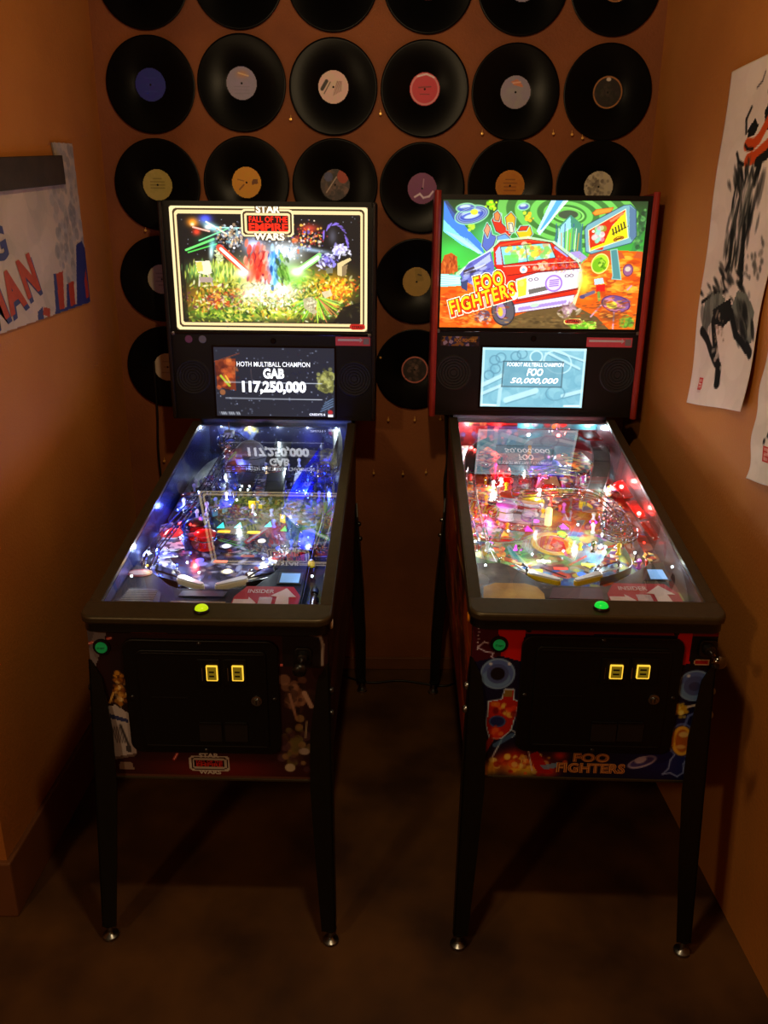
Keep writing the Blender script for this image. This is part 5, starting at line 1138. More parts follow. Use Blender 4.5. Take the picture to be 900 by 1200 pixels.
# stickers on the speaker panel
PINK = mat('pink_sticker', (196, 70, 84), 0.5); SILV = mat('silver_print', (190, 186, 190), 0.4)
def sticker(par, x0, x1, z0, z1):
    o = MB().box(x0, x1, 1.1420, 1.1432, z0, z1).build('red_sticker', PINK, par)
    MB().box(x0 + 0.008, x1 - 0.032, 1.1414, 1.142, (z0 + z1) / 2 + 0.001, (z0 + z1) / 2 + 0.008).build('sticker_print', SILV, par)
    MB().prism([(x1 - 0.036, 1.1414, (z0 + z1) / 2 - 0.004), (x1 - 0.036, 1.1414, (z0 + z1) / 2 + 0.013), (x1 - 0.026, 1.1414, (z0 + z1) / 2 + 0.0045)], (0, 0.0006, 0)).build('sticker_arrow', SILV, par)
    MB().box(x1 - 0.024, x1 - 0.004, 1.1414, 1.142, z0 + 0.005, z1 - 0.005).build('sticker_square', mat('grey_print', (120, 112, 116), 0.5), par)
sticker(sp, 0.222, 0.342, 1.400, 1.430)
for x, m_ in ((-0.288, mat('violet_badge', (110, 60, 100), 0.4)), (-0.240, mat('grey_badge', (104, 104, 112), 0.4))):
    MB().lathe([(0.0001, -0.0016), (0.012, -0.0016), (0.0135, 0.0)], (x, 1.143, 1.416), 'y', 20).build('badge_sticker', m_, sp)
fp = [o for o in ML.root.children if o.name.startswith('front_panel')][0]
F_SIL = mat('silver_ink', (200, 192, 184), 0.5); F_RED = mat('red_ink', (200, 40, 24), 0.5)
for t, x, z, w, h, m_, of in (('STAR', -0.015, 0.5235, 0.05, 0.0125, F_SIL, 0.04), ('FALL OF THE', -0.015, 0.5055, 0.066, 0.0075, F_RED, 0.02), ('EMPIRE', -0.015, 0.4960, 0.066, 0.0105, F_RED, 0.03), ('WARS', -0.015, 0.4745, 0.056, 0.0115, F_SIL, 0.04)):
    text('title_print', t, m_, fp, (x, 0.0248, z), width=w, height=h, offset=of)

ML.inside(art_playfield_left(), art_backboard(True))
for x in (-0.219, -0.114, -0.008, 0.104, 0.212): ML.led('W', (x, 1.268, 1.082), 0.16, (0, -0.02, 0), sub=None)
ART_SW = cell_mat('starship_plastic_print', [(40, 44, 80), (120, 124, 150), (200, 204, 220), (30, 30, 44), (150, 60, 60), (70, 80, 170)], 70)
WHP = cell_mat('pale_plastic_print', [(220, 222, 230), (150, 156, 176), (90, 100, 150), (236, 236, 240), (60, 66, 90)], 80)
# rear: grey globe on a stand, dark ramp, walkway
gx, gy = -0.070, 1.03
globe = ML.part(MB().sph((0, 0, 0), 0.055, 28), 'grey_globe', M_GREY, loc=pf(gx, gy, 0.078), smooth=60)
MB().tube([(0.0555 * math.cos(t * math.pi / 16), 0.0555 * math.sin(t * math.pi / 16), 0.0) for t in range(32)], 0.0018, 6, closed=True).build('globe_seam', M_DKSTEEL, globe)
MB().lathe([(0.014, -0.006), (0.010, -0.002), (0.002, 0.002)], (-0.004, -0.050, 0.014), 'y', 18).build('globe_dish', M_DKSTEEL, globe, smooth=40)
ML.part(MB().lathe([(0.024, 0), (0.018, 0.01), (0.018, 0.03)], pf(gx, gy), 'z', 18), 'globe_stand', M_BLKPL, smooth=40)
ML.ramp([(0.03, 1.20, 0.07), (0.035, 1.0, 0.06), (0.045, 0.83, 0.045), (0.05, 0.72, 0.012)], 0.058, 0.02, M_DKSTEEL, M_CLEAR)
ML.ramp([(-0.05, 0.98, 0.05), (-0.055, 0.88, 0.04), (-0.055, 0.78, 0.012)], 0.05, 0.02, M_DKSTEEL, M_CLEAR)
for x in (-0.07, -0.045):
    for y in (0.83, 0.86): ML.led('W', pf(x, y, 0.038), 0, name='ramp_led', sub=None)
ML.ramp([(0.20, 1.17, 0.08), (0.19, 1.05, 0.07), (0.158, 0.90, 0.06), (0.130, 0.76, 0.04), (0.115, 0.66, 0.012)], 0.052, 0.024, M_CLEARB, M_CLEARB)
ML.ramp([(0.208, 1.255, 0.10), (0.222, 1.18, 0.092), (0.232, 1.08, 0.085), (0.236, 0.98, 0.08), (0.230, 0.90, 0.075)], 0.030, 0.008, M_RAMPS, M_RAMPS, name='steel_ramp')
ML.wireform([(0.230, 0.91, 0.075), (0.215, 0.85, 0.074), (0.226, 0.78, 0.066), (0.236, 0.66, 0.058), (0.236, 0.52, 0.045), (0.225, 0.43, 0.030)])
ML.wireform([(-0.135, 1.06, 0.085), (-0.145, 0.97, 0.085), (-0.150, 0.86, 0.08), (-0.155, 0.75, 0.075), (-0.175, 0.60, 0.066), (-0.205, 0.46, 0.056), (-0.222, 0.36, 0.045), (-0.226, 0.31, 0.030)], gap=0.024)
ML.wireform([(-0.135, 1.06, 0.085), (-0.12, 1.11, 0.095), (-0.15, 1.15, 0.10), (-0.185, 1.12, 0.10), (-0.175, 1.07, 0.095), (-0.14, 1.07, 0.092)], gap=0.02, every=3, name='wire_loop')
ML.wireform([(-0.13, 0.90, 0.07), (-0.06, 0.905, 0.072), (0.0, 0.90, 0.07), (0.05, 0.92, 0.07)], gap=0.02, name='cross_wire', every=4)
ML.wireform([(0.215, 0.86, 0.08), (0.18, 0.84, 0.085), (0.17, 0.88, 0.088), (0.20, 0.91, 0.086), (0.225, 0.89, 0.08)], gap=0.018, every=3, name='wire_loop')
# small mechanical turret on the loop
tu = ML.part(MB().box(-0.016, 0.016, -0.02, 0.02, 0, 0.022), 'turret', M_STEEL, loc=pf(-0.155, 1.10, 0.12), bevel=0.003)
MB().cyl((0.0, 0.0, 0.02), (0.0, 0.002, 0.052), 0.002).build('antenna', M_CHROME, tu); MB().cyl((-0.006, -0.018, 0.010), (-0.006, -0.045, 0.006), 0.0028).build('barrel', M_DKSTEEL, tu); MB().cyl((0.006, -0.018, 0.010), (0.006, -0.045, 0.006), 0.0028).build('barrel', M_DKSTEEL, tu)
for a_, b_ in (((-0.014, -0.014, 0.004), (-0.030, -0.03, -0.03)), ((0.014, -0.014, 0.004), (0.028, -0.03, -0.03)), ((-0.014, 0.014, 0.004), (-0.026, 0.024, -0.03)), ((0.014, 0.014, 0.004), (0.028, 0.024, -0.03))):
    MB().tube([a_, ((a_[0] + b_[0]) / 2 * 1.3, a_[1], 0.0), b_], 0.0026, 6).build('turret_strut', M_DKSTEEL, tu)
ML.bumper(-0.150, 0.560, M_BLKPL, M_CLEARR); ML.bumper(-0.205, 0.490, mat('red_white_cap', (220, 60, 60), 0.3), M_WHITE); ML.bumper(-0.108, 0.492, M_REDPL, M_CLEARR)
ML.plastic([(-0.255, 0.56), (-0.225, 0.58), (-0.175, 0.47), (-0.15, 0.42), (-0.19, 0.40), (-0.235, 0.44)], 0.036, WHP)
ML.plastic([(-0.12, 0.80), (-0.075, 0.80), (-0.075, 0.70), (-0.115, 0.68)], 0.035, mat('deep_blue_print', (30, 44, 190), 0.25))
ML.plastic([(0.075, 0.70), (0.12, 0.74), (0.19, 0.70), (0.20, 0.58), (0.15, 0.56)], 0.036, ART_SW); ML.plastic([(0.16, 0.54), (0.205, 0.56), (0.205, 0.42), (0.165, 0.43)], 0.034, mat('cobalt_print', (40, 56, 200), 0.25))
ML.plastic([(-0.03, 1.0), (-0.005, 0.99), (0.005, 0.80), (-0.02, 0.78)], 0.034, ART_SW); ML.plastic([(-0.255, 0.80), (-0.19, 0.82), (-0.18, 0.70), (-0.24, 0.66)], 0.034, ART_SW); ML.plastic([(0.09, 1.0), (0.12, 1.02), (0.14, 0.92), (0.10, 0.84)], 0.034, WHP)
ML.slingshot([(-0.220, 0.44), (-0.205, 0.335), (-0.135, 0.295)], WHP, M_BLKPL); ML.slingshot([(0.128, 0.44), (0.115, 0.335), (0.045, 0.295)], ART_SW, M_BLKPL)
ML.flipper(-0.122, 0.275, -30, M_RUBBER_W); ML.flipper(0.040, 0.275, 210, M_RUBBER_W)
ML.lane_guide([(-0.243, 0.45), (-0.24, 0.35), (-0.20, 0.30), (-0.13, 0.262)]); ML.lane_guide([(0.158, 0.45), (0.155, 0.35), (0.115, 0.30), (0.05, 0.262)])
ML.lane_guide([(0.207, 0.12), (0.208, 0.5), (0.208, 0.9)], M_DKSTEEL, 0.03); ML.lane_guide([(-0.25, 0.62), (-0.252, 0.9), (-0.22, 1.12), (-0.1, 1.22), (0.1, 1.23), (0.22, 1.17), (0.255, 1.0)], M_STEEL, 0.03)
for x, y, a in ((-0.125, 0.70, 60), (-0.10, 0.73, 60), (-0.02, 0.76, 0), (0.005, 0.76, 0), (0.09, 0.66, -40), (0.165, 0.50, 90), (0.165, 0.47, 90)): ML.target(x, y, a, M_YELPL if a in (0, -40) else M_TEAL)
ML.posts([(-0.24, 0.60), (-0.20, 0.63), (-0.13, 0.63), (-0.10, 0.86), (-0.19, 0.86), (-0.22, 0.92), (0.075, 0.80), (0.09, 0.90), (0.0, 0.74), (0.14, 0.64), (0.185, 0.62), (0.19, 0.45), (-0.01, 0.96), (0.12, 1.06), (-0.20, 1.02), (-0.25, 0.5), (0.10, 0.52), (0.13, 0.56)])
ML.inserts([(-0.094, 0.643, (40, 220, 220), 1.6, 't'), (-0.041, 0.645, (40, 220, 220), 1.6, 't'), (0.05, 0.655, (60, 220, 220), 1.2, 't'), (-0.079, 0.602, (250, 190, 40), 1.6, 'b'), (0.012, 0.60, (250, 220, 60), 1.4, 'b'), (-0.053, 0.509, (240, 245, 255), 1.6, 'o'),
            (0.045, 0.545, (250, 240, 220), 1.2, 'o'), (-0.02, 0.36, (255, 240, 200), 1.4, 'o'), (0.045, 0.345, (255, 245, 220), 1.2, 'o'), (-0.11, 0.42, (80, 90, 255), 2.0, 'o'), (0.02, 0.45, (150, 70, 50), 0.8, 'b'), (-0.05, 0.415, (240, 120, 90), 0.8, 'b'), (0.105, 0.50, (60, 80, 255), 2.0, 'o'), (-0.17, 0.66, (80, 90, 255), 2.0, 'o')])
CAPS_L = [star_post(m_) for m_ in (M_WHITE, M_CHROME, mat('clear_blue_post', (110, 130, 255), 0.2), M_WHITE, mat('pale_blue_post', (190, 206, 255), 0.25), M_STEEL)]
ML.clutter(5, 70, (26, [ART_SW, WHP, WHP, M_CLEAR]), CAPS_L, [(-0.25, -0.10, 0.34, 0.95), (0.05, 0.20, 0.32, 1.0), (-0.20, 0.2, 0.66, 1.15), (-0.25, 0.2, 0.70, 0.95)])
# plunger spring and tip in the shooter lane
spg = [Vector(pf(0.233 + 0.007 * math.cos(t * 0.8), 0.10 + t * 0.0011, 0.014 + 0.007 * math.sin(t * 0.8))) for t in range(110)]
ML.part(MB().tube(spg, 0.0011, 5), 'plunger_spring', M_STEEL, smooth=50); ML.part(MB().cyl(pf(0.233, 0.09, 0.014), pf(0.233, 0.235, 0.014), 0.0035, n=10), 'shooter_rod', M_CHROME, smooth=40)
ML.part(MB().cyl(pf(0.233, 0.222, 0.014), pf(0.233, 0.242, 0.014), 0.010, n=14), 'shooter_tip', M_BLKPL, smooth=40); ML.part(MB().lathe([(0.010, 0), (0.010, 0.012), (0.006, 0.018), (0.0001, 0.019)], pf(0.212, 0.355, 0.022), 'z', 14), 'yellow_cap', M_YELPL, smooth=40)
AP_L = mat('apron_black', (20, 18, 19), 0.6, noise=0.2, nscale=30, spec=0.12)
ML.apron([(-0.262, 0.335), (-0.225, 0.315), (-0.140, 0.225), (-0.115, 0.212), (0.05, 0.212), (0.078, 0.225), (0.165, 0.395), (0.203, 0.42)], AP_L, None)
ML.ap['label'] = 'black apron with instruction cards'
ML.card([(-0.236 + 0.034 * math.cos(t * math.pi / 10), 0.285 + 0.020 * math.sin(t * math.pi / 10)) for t in range(20)], mat('badge_red', (120, 30, 26), 0.5), name='apron_badge')
ML.card([(-0.236 + 0.028 * math.cos(t * math.pi / 10), 0.285 + 0.012 * math.sin(t * math.pi / 10)) for t in range(20)], mat('badge_grey', (170, 150, 140), 0.5), h=0.0326, name='apron_badge')
ML.card([(-0.252, 0.118), (-0.140, 0.118), (-0.150, 0.185), (-0.172, 0.205), (-0.238, 0.208)], mat('grey_card', (56, 52, 50), 0.6))
for k in range(8): ML.card([(-0.244 + 0.001 * k, 0.135 + k * 0.0085), (-0.162, 0.135 + k * 0.0085), (-0.162, 0.138 + k * 0.0085), (-0.244 + 0.001 * k, 0.138 + k * 0.0085)], mat('card_line', (140, 130, 120), 0.6), h=0.0327, name='card_line')
ML.card([(-0.190, 0.116), (-0.135, 0.116), (-0.128, 0.123), (-0.142, 0.132), (-0.180, 0.132)], mat('white_card', (206, 192, 184), 0.6), h=0.0328, name='white_tag')
ML.card([(-0.117, 0.120), (0.020, 0.120), (0.020, 0.148), (-0.117, 0.148)], mat('tan_plate', (140, 118, 64), 0.45), name='tan_plate')
ML.card([(-0.105, 0.172), (0.01, 0.172), (0.014, 0.198), (-0.10, 0.198)], mat('blue_grey_plate', (52, 54, 74), 0.45), name='blue_plate')
CR = mat('red_card', (176, 36, 34), 0.6, spec=0.15); CW = mat('card_white', (226, 206, 200), 0.6, spec=0.15)
def insider(MM, x0, x1, y0, y1):
    w = x1 - x0; h = y1 - y0
    MM.card([(x0, y0), (x1, y0), (x1 + 0.002, y0 + h * 0.6), (x1 - w * 0.12, y1), (x0 + w * 0.16, y1), (x0 + 0.002, y0 + h * 0.55)], CR, name='red_card')
    MM.card([(x0 + 0.004, y0 + h * .14), (x0 + w * .24, y0 + h * .14), (x0 + w * .24, y0 + h * .04), (x0 + w * .37, y0 + h * .28), (x0 + w * .24, y0 + h * .52), (x0 + w * .24, y0 + h * .42), (x0 + 0.004, y0 + h * .42)], CW, h=0.0328, name='white_arrow')
    MM.card([(x0 + w * .66, y0 + 0.002), (x0 + w * .88, y0 + 0.002), (x0 + w * .84, y0 + h * .55), (x0 + w * .95, y0 + h * .55), (x0 + w * .78, y0 + h * .92), (x0 + w * .56, y0 + h * .58), (x0 + w * .66, y0 + h * .56)], CW, h=0.0328, name='white_arrow')
    MM.card([(x0 + w * .40, y0 + h * .08), (x0 + w * .60, y0 + h * .08), (x0 + w * .60, y0 + h * .52), (x0 + w * .40, y0 + h * .52)], mat('pale_square', (190, 160, 154), 0.5), h=0.0328, name='pale_square')
    MM.atext('INSIDER', CW, x0 + w * .40, y0 + h * .78, w * 0.40, height=h * 0.16)
insider(ML, 0.034, 0.200, 0.112, 0.225)
LCDB = mat('small_blue_lcd', (130, 180, 235), 0.3, emit=0.35); LCDF = mat('lcd_bezel', (16, 16, 18), 0.3)
ML.card([(0.133, 0.240), (0.197, 0.240), (0.197, 0.302), (0.133, 0.302)], LCDF, name='lcd_bezel'); ML.card([(0.140, 0.246), (0.190, 0.246), (0.190, 0.294), (0.140, 0.294)], LCDB, h=0.0327, name='apron_lcd')
for k, x, y, h, p in (('B', 0.20, 1.02, 0.05, 0.55), ('B', 0.15, 0.80, 0.045, 0.55), ('B', -0.23, 0.66, 0.04, 0.40), ('B', -0.21, 0.36, 0.05, 0.35), ('B', 0.19, 0.48, 0.045, 0.40), ('B', -0.11, 0.97, 0.04, 0.3), ('R', -0.155, 0.515, 0.062, 0.30),
                      ('W', -0.245, 0.38, 0.045, 0.16), ('W', -0.12, 0.33, 0.04, 0.20), ('W', 0.08, 0.36, 0.04, 0.16), ('W', 0.10, 0.60, 0.05, 0.16), ('W', -0.06, 0.72, 0.05, 0.18), ('W', 0.06, 0.96, 0.06, 0.10), ('Y', -0.222, 0.31, 0.040, 0.04), ('W', -0.235, 0.22, 0.058, 0.03), ('W', 0.225, 0.25, 0.05, 0.06)):
    ML.led(k, pf(x, y, h), p, (0, 0, 0.014))
for x, y, k in ((0.16, 0.86, 'B'), (0.14, 0.72, 'B'), (0.18, 0.98, 'B'), (-0.14, 0.44, 'B'), (-0.19, 0.31, 'B'), (0.12, 0.31, 'B'), (0.19, 0.56, 'B'), (-0.16, 0.37, 'B'), (-0.2, 0.75, 'B'), (-0.09, 0.33, 'W'), (0.0, 0.70, 'W')): ML.led(k, pf(x, y, 0.012))

# ------------------------------------------------------------------ right machine
MR = Machine('pinball_machine', (0.5077, 1.6273), -1.9555, 0.0173, 'right pinball machine with red side armor and cartoon van backglass', False)
MR.blade = mat('grey_mirror_blade', (150, 140, 142), 0.26, metal=0.7, noise=0.3, nscale=5, col2=(110, 96, 100))
MR.cabinet(art_front_right(), art_side(False))
for fr in (True, False):
    for sx in (-1, 1): MR.leg(sx, fr)
MR.coin_door(-0.168, 0.208, 0.535, 0.848,
             [(0.018, 0.080, 0.733, 0.797, 0.038, 0.068, 0.746, 0.782), (0.088, 0.150, 0.735, 0.799, 0.100, 0.130, 0.748, 0.783)],
             (0.149, 0.691), [(0.010, 0.070, 0.573, 0.627), (0.073, 0.134, 0.575, 0.628)])
MR.start_button(-0.220, 0.820)
MR.plunger(0.262, 0.822, True)
for x in (-0.153, 0.187): MR.part(MB().lathe([(0.0001, -0.003), (0.005, -0.0025), (0.0065, 0.0)], (x, 0.0252, 0.858), 'y', 16), 'panel_bolt', M_BLKPL, smooth=50)
bb, sp = MR.backbox((-0.338, 0.332, 1.438, 1.852), 1.432, (-0.184, 0.172, 1.169, 1.374), True, art_translite_right(), art_screen_right())
# slanted title on the picture, three stacked layers of ink
def tilted(t, x, z, w, h, ang, sh):
    def layer(m_, of, dx, dz, dy): text('title_lettering', t, m_, bb, (x + dx, yq - dy, z + dz), width=w, height=h, offset=of, ang=ang, shear=sh, space=1.16, ref=0.02)
    text('title_lettering', t, M_TXT_YEL, bb, (x, yq - 0.0014, z), width=w, height=h, offset=0.02, ang=ang, shear=sh, space=1.16)
    layer(M_TXT_WHT2, 0.17, 0.003, -0.003, 0.0); layer(M_TXT_BLK, 0.125, 0.003, -0.003, 0.0003)
    layer(M_TXT_ORG, 0.10, 0.004, -0.004, 0.0006)
tilted('FOO', -0.176, 1.594, 0.098, 0.048, 15, 0.05); tilted('FIGHTERS', -0.195, 1.537, 0.226, 0.046, 17, 0.05)
text('maker_lettering', 'STERN', M_TXT_BLK, bb, (0.118, yq, 1.4645), width=0.040, height=0.009, offset=0.02)
for t, z, w, h, o_, sh in (('FOOBOT MULTIBALL CHAMPION', 1.3175, 0.196, 0.0135, 0.004, 0.15), ('FOO', 1.2915, 0.056, 0.026, 0.03, 0.25), ('50,000,000', 1.2605, 0.166, 0.022, 0.015, 0.25)):
    text('score_lettering', t, M_TXT_WHITE, sp, (0.000, ys, z), width=w, height=h, offset=o_, shear=sh)
sticker(sp, 0.170, 0.325, 1.380, 1.412)
MB().box(-0.329, -0.198, 1.1420, 1.1432, 1.378, 1.410).build('logo_sticker', cell_mat('badge_print', [(40, 44, 90), (130, 90, 40), (60, 40, 40), (150, 130, 150), (30, 26, 30)], 90), sp)
text('logo_lettering', 'FOO FIGHTERS', mat('gold_ink', (190, 130, 40), 0.5), sp, (-0.245, 1.1414, 1.397), width=0.075, height=0.012, offset=0.02)
fp = [o for o in MR.root.children if o.name.startswith('front_panel')][0]
F_GOLD = mat('orange_gold_ink', (216, 150, 80), 0.5); F_DRED = mat('dark_red_ink', (110, 30, 20), 0.5)
for t, x, z, w, h in (('FOO', 0.022, 0.516, 0.084, 0.022), ('FIGHTERS', 0.023, 0.486, 0.160, 0.025)):
    text('title_print', t, F_GOLD, fp, (x, 0.0249, z), width=w * 1.05, height=h * 1.14, offset=0.06, space=1.08)
    text('title_print', t, F_DRED, fp, (x, 0.0245, z), width=w * 1.02, height=h * 1.04, offset=0.03, space=1.08)
    text('title_print', t, F_GOLD, fp, (x, 0.0241, z), width=w * 0.99, height=h * 0.95, offset=-0.012, space=1.08)

MR.inside(art_playfield_right(), art_backboard(False))
for x, k in ((-0.215, 'W'), (-0.104, 'R'), (0.009, 'W'), (0.122, 'R'), (0.235, 'W')): MR.led(k, (x, 1.268, 1.076), 0.22 if k == 'W' else 0.2, (0, -0.02, 0))
ART_R = cell_mat('rock_plastic_print', [(190, 50, 40), (230, 190, 160), (90, 60, 110), (230, 150, 60), (60, 40, 50), (240, 230, 220), (150, 50, 90)], 75)
ART_R2 = cell_mat('desert_plastic_print', [(220, 110, 40), (190, 60, 40), (240, 200, 110), (90, 110, 100), (60, 40, 40)], 75)
# big clear ramp loop round a violet bell-shaped toy
MR.ramp([(-0.075, 0.78, 0.05), (-0.075, 0.95, 0.075), (-0.045, 1.12, 0.085), (0.06, 1.20, 0.088), (0.17, 1.16, 0.086), (0.225, 1.06, 0.084), (0.210, 0.95, 0.08)], 0.055, 0.022, M_CLEAR, M_CLEAR, name='clear_ramp')
MR.ramp([(0.225, 1.08, 0.084), (0.218, 0.98, 0.082), (0.195, 0.88, 0.07), (0.158, 0.78, 0.045), (0.130, 0.70, 0.012)], 0.050, 0.012, M_RAMPS, M_RAMPS, name='steel_ramp')
MR.ramp([(-0.130, 1.16, 0.07), (-0.18, 1.11, 0.066), (-0.215, 1.04, 0.058), (-0.225, 0.95, 0.045)], 0.034, 0.014, M_DKSTEEL, M_STEEL, name='steel_ramp')
toy = MR.part(MB().lathe([(0.050, 0.0), (0.052, 0.006), (0.046, 0.012), (0.040, 0.030), (0.043, 0.040), (0.030, 0.052), (0.016, 0.058), (0.014, 0.062)], pf(0.045, 0.985, 0.012), 'z', 28), 'bell_toy', M_PURPLE, smooth=35)
MB().sph(pf(0.045, 0.985, 0.088), 0.022, 18).build('toy_globe', M_STEEL, toy, smooth=60)
for sx in (-1, 1):
    MB().tube([pf(0.045 + sx * 0.035, 0.96, 0.05), pf(0.045 + sx * 0.066, 0.95, 0.055), pf(0.045 + sx * 0.075, 0.93, 0.03)], 0.009, 8).build('toy_arm', M_PURPLE, toy, smooth=60)
    MB().lathe([(0.012, 0), (0.012, 0.004), (0.008, 0.008), (0.0001, 0.009)], pf(0.045 + sx * 0.022, 0.945, 0.045), 'z', 12).build('toy_knob', M_CHROME, toy)
MR.part(MB().prism([pf(-0.01, 0.90, 0.004), pf(0.075, 0.90, 0.004), pf(0.062, 0.93, 0.034), pf(0.003, 0.93, 0.034)], (0, 0.004, 0)), 'target_plate', mat('peach_plate', (226, 186, 140), 0.4, noise=0.3, nscale=60))
MR.plastic([(0.10, 1.10), (0.18, 1.12), (0.20, 1.0), (0.15, 0.90), (0.11, 0.96)], 0.05, ART_R2); MR.plastic([(0.17, 1.20), (0.24, 1.20), (0.25, 1.10), (0.19, 1.10)], 0.10, M_REDPL)
MR.plastic([(-0.25, 1.20), (-0.15, 1.21), (-0.10, 1.10), (-0.16, 1.0), (-0.25, 1.02)], 0.036, ART_R); MR.plastic([(-0.16, 0.98), (-0.09, 1.05), (-0.085, 0.88), (-0.15, 0.84)], 0.034, M_CLEARR)
MR.plastic([(-0.255, 0.86), (-0.18, 0.84), (-0.12, 0.76), (-0.16, 0.70), (-0.255, 0.74)], 0.036, ART_R2); MR.plastic([(-0.25, 0.60), (-0.20, 0.62), (-0.165, 0.52), (-0.20, 0.45), (-0.25, 0.48)], 0.035, ART_R)
MR.plastic([(0.12, 0.72), (0.19, 0.78), (0.225, 0.68), (0.17, 0.60)], 0.036, ART_R); MR.plastic([(-0.06, 0.80), (0.02, 0.84), (0.10, 0.80), (0.06, 0.75), (-0.04, 0.74)], 0.034, ART_R)
for pts in ([(0.215, 0.80), (0.255, 0.84), (0.255, 0.70), (0.225, 0.69)], [(0.222, 0.66), (0.256, 0.68), (0.256, 0.55), (0.232, 0.54)], [(0.225, 0.52), (0.256, 0.53), (0.256, 0.42), (0.236, 0.41)]): MR.plastic(pts, 0.062, M_CLEARR, name='red_wall_plastic')
MR.wireform([(-0.09, 0.74, 0.05), (-0.10, 0.70, 0.06), (-0.03, 0.695, 0.065), (0.06, 0.70, 0.068), (0.14, 0.68, 0.064), (0.175, 0.60, 0.058), (0.185, 0.50, 0.05), (0.17, 0.42, 0.034)], every=4)
MR.wireform([(0.15, 0.56, 0.06), (0.125, 0.52, 0.062), (0.14, 0.47, 0.06), (0.175, 0.48, 0.058), (0.19, 0.53, 0.06), (0.165, 0.57, 0.062)], gap=0.016, every=3, name='wire_loop')
MR.wireform([(0.11, 0.45, 0.05), (0.14, 0.42, 0.052), (0.18, 0.43, 0.05), (0.20, 0.47, 0.052), (0.17, 0.50, 0.054)], gap=0.014, every=3, name='wire_loop')
MR.wireform([(-0.22, 0.93, 0.045), (-0.235, 0.80, 0.06), (-0.24, 0.65, 0.055), (-0.235, 0.52, 0.05), (-0.222, 0.42, 0.032)], gap=0.022)
MR.wireform([(-0.12, 0.86, 0.06), (-0.05, 0.83, 0.07), (0.03, 0.87, 0.072), (0.11, 0.85, 0.07)], gap=0.02, name='cross_wire', every=4)
MR.bumper(-0.135, 0.665, mat('clear_violet_cap', (190, 120, 200), 0.3), M_WHITE); MR.bumper(-0.055, 0.70, M_YELPL, M_WHITE); MR.bumper(-0.115, 0.745, M_REDPL, M_WHITE)
MR.part(MB().lathe([(0.011, 0), (0.011, 0.05), (0.007, 0.055), (0.0001, 0.056)], pf(-0.012, 0.63, 0.0), 'z', 16), 'lamp_post', mat('pale_yellow_lamp', (250, 220, 130), 0.4, emit=0.8), smooth=40)
MR.slingshot([(-0.205, 0.44), (-0.19, 0.345), (-0.120, 0.305)], ART_R2, M_WHITE); MR.slingshot([(0.145, 0.44), (0.13, 0.345), (0.060, 0.305)], ART_R, M_WHITE)
MR.flipper(-0.108, 0.285, -30, M_YELPL); MR.flipper(0.060, 0.285, 210, M_YELPL)
MR.lane_guide([(-0.228, 0.46), (-0.225, 0.36), (-0.185, 0.31), (-0.115, 0.272)]); MR.lane_guide([(0.172, 0.46), (0.17, 0.36), (0.13, 0.31), (0.066, 0.272)])
MR.lane_guide([(0.213, 0.30), (0.212, 0.5), (0.212, 0.9)], M_STEEL, 0.03); MR.lane_guide([(-0.252, 0.5), (-0.256, 0.9), (-0.23, 1.14), (-0.1, 1.235), (0.1, 1.24), (0.22, 1.18), (0.257, 1.0)], M_STEEL, 0.03)
for x, y, a in ((-0.16, 0.80, 70), (-0.15, 0.83, 70), (-0.03, 0.83, 0), (0.0, 0.835, 0), (0.03, 0.84, 0), (0.11, 0.74, -50), (0.13, 0.72, -50), (0.20, 0.56, 90), (-0.235, 0.55, 90)): MR.target(x, y, a, M_REDPL if a in (0, 90) else M_YELPL)
MR.posts([(-0.24, 0.64), (-0.20, 0.68), (-0.17, 0.60), (-0.09, 0.80), (0.08, 0.76), (0.10, 0.86), (-0.16, 0.92), (-0.10, 1.12), (-0.2, 1.16), (0.19, 0.72), (0.15, 0.62), (0.19, 0.40), (-0.24, 0.45), (0.22, 0.36), (-0.02, 0.90), (0.12, 0.92), (0.09, 1.06), (0.0, 1.12), (-0.06, 0.62), (0.06, 0.66)])
MR.inserts([(-0.2, 0.5, (200, 40, 240), 1.8, 'o'), (-0.125, 0.475, (220, 50, 240), 1.8, 't'), (-0.075, 0.60, (240, 50, 200), 1.8, 't'), (-0.045, 0.655, (240, 60, 200), 1.6, 'o'), (0.035, 0.62, (220, 50, 230), 1.6, 't'), (0.13, 0.655, (190, 60, 255), 1.8, 'o'), (-0.18, 0.60, (150, 230, 50), 1.2, 'o'),
            (-0.15, 0.56, (250, 140, 30), 1.4, 't'), (0.02, 0.575, (150, 240, 50), 1.2, 'o'), (0.06, 0.385, (250, 240, 90), 1.2, 'b'), (-0.06, 0.40, (255, 250, 230), 1.4, 'b'), (0.095, 0.50, (60, 150, 250), 1.2, 'o'), (-0.02, 0.36, (240, 70, 50), 1.0, 'b'), (0.03, 0.33, (40, 110, 230), 1.0, 'o'), (-0.09, 0.345, (230, 220, 60), 1.0, 'b')])
CAPS_R = [star_post(m_) for m_ in (M_WHITE, mat('clear_red_post', (255, 90, 80), 0.2), M_CHROME, mat('violet_post', (220, 110, 240), 0.25), M_WHITE, M_YELPL)]
MR.clutter(8, 90, (34, [ART_R, ART_R2, M_CLEAR, M_CLEARR, ART_R]), CAPS_R, [(-0.25, -0.10, 0.38, 1.0), (0.05, 0.22, 0.36, 0.95), (-0.22, 0.22, 0.66, 1.15), (-0.25, 0.2, 0.70, 0.95)])
AP_R = mat('apron_taupe', (92, 80, 64), 0.6, noise=0.35, nscale=25, col2=(60, 52, 42), spec=0.12)
MR.apron([(-0.262, 0.365), (-0.165, 0.315), (-0.105, 0.232), (-0.08, 0.215), (0.062, 0.212), (0.09, 0.228), (0.205, 0.335), (0.250, 0.352)], AP_R, None)
MR.ap['label'] = 'taupe apron with instruction cards'
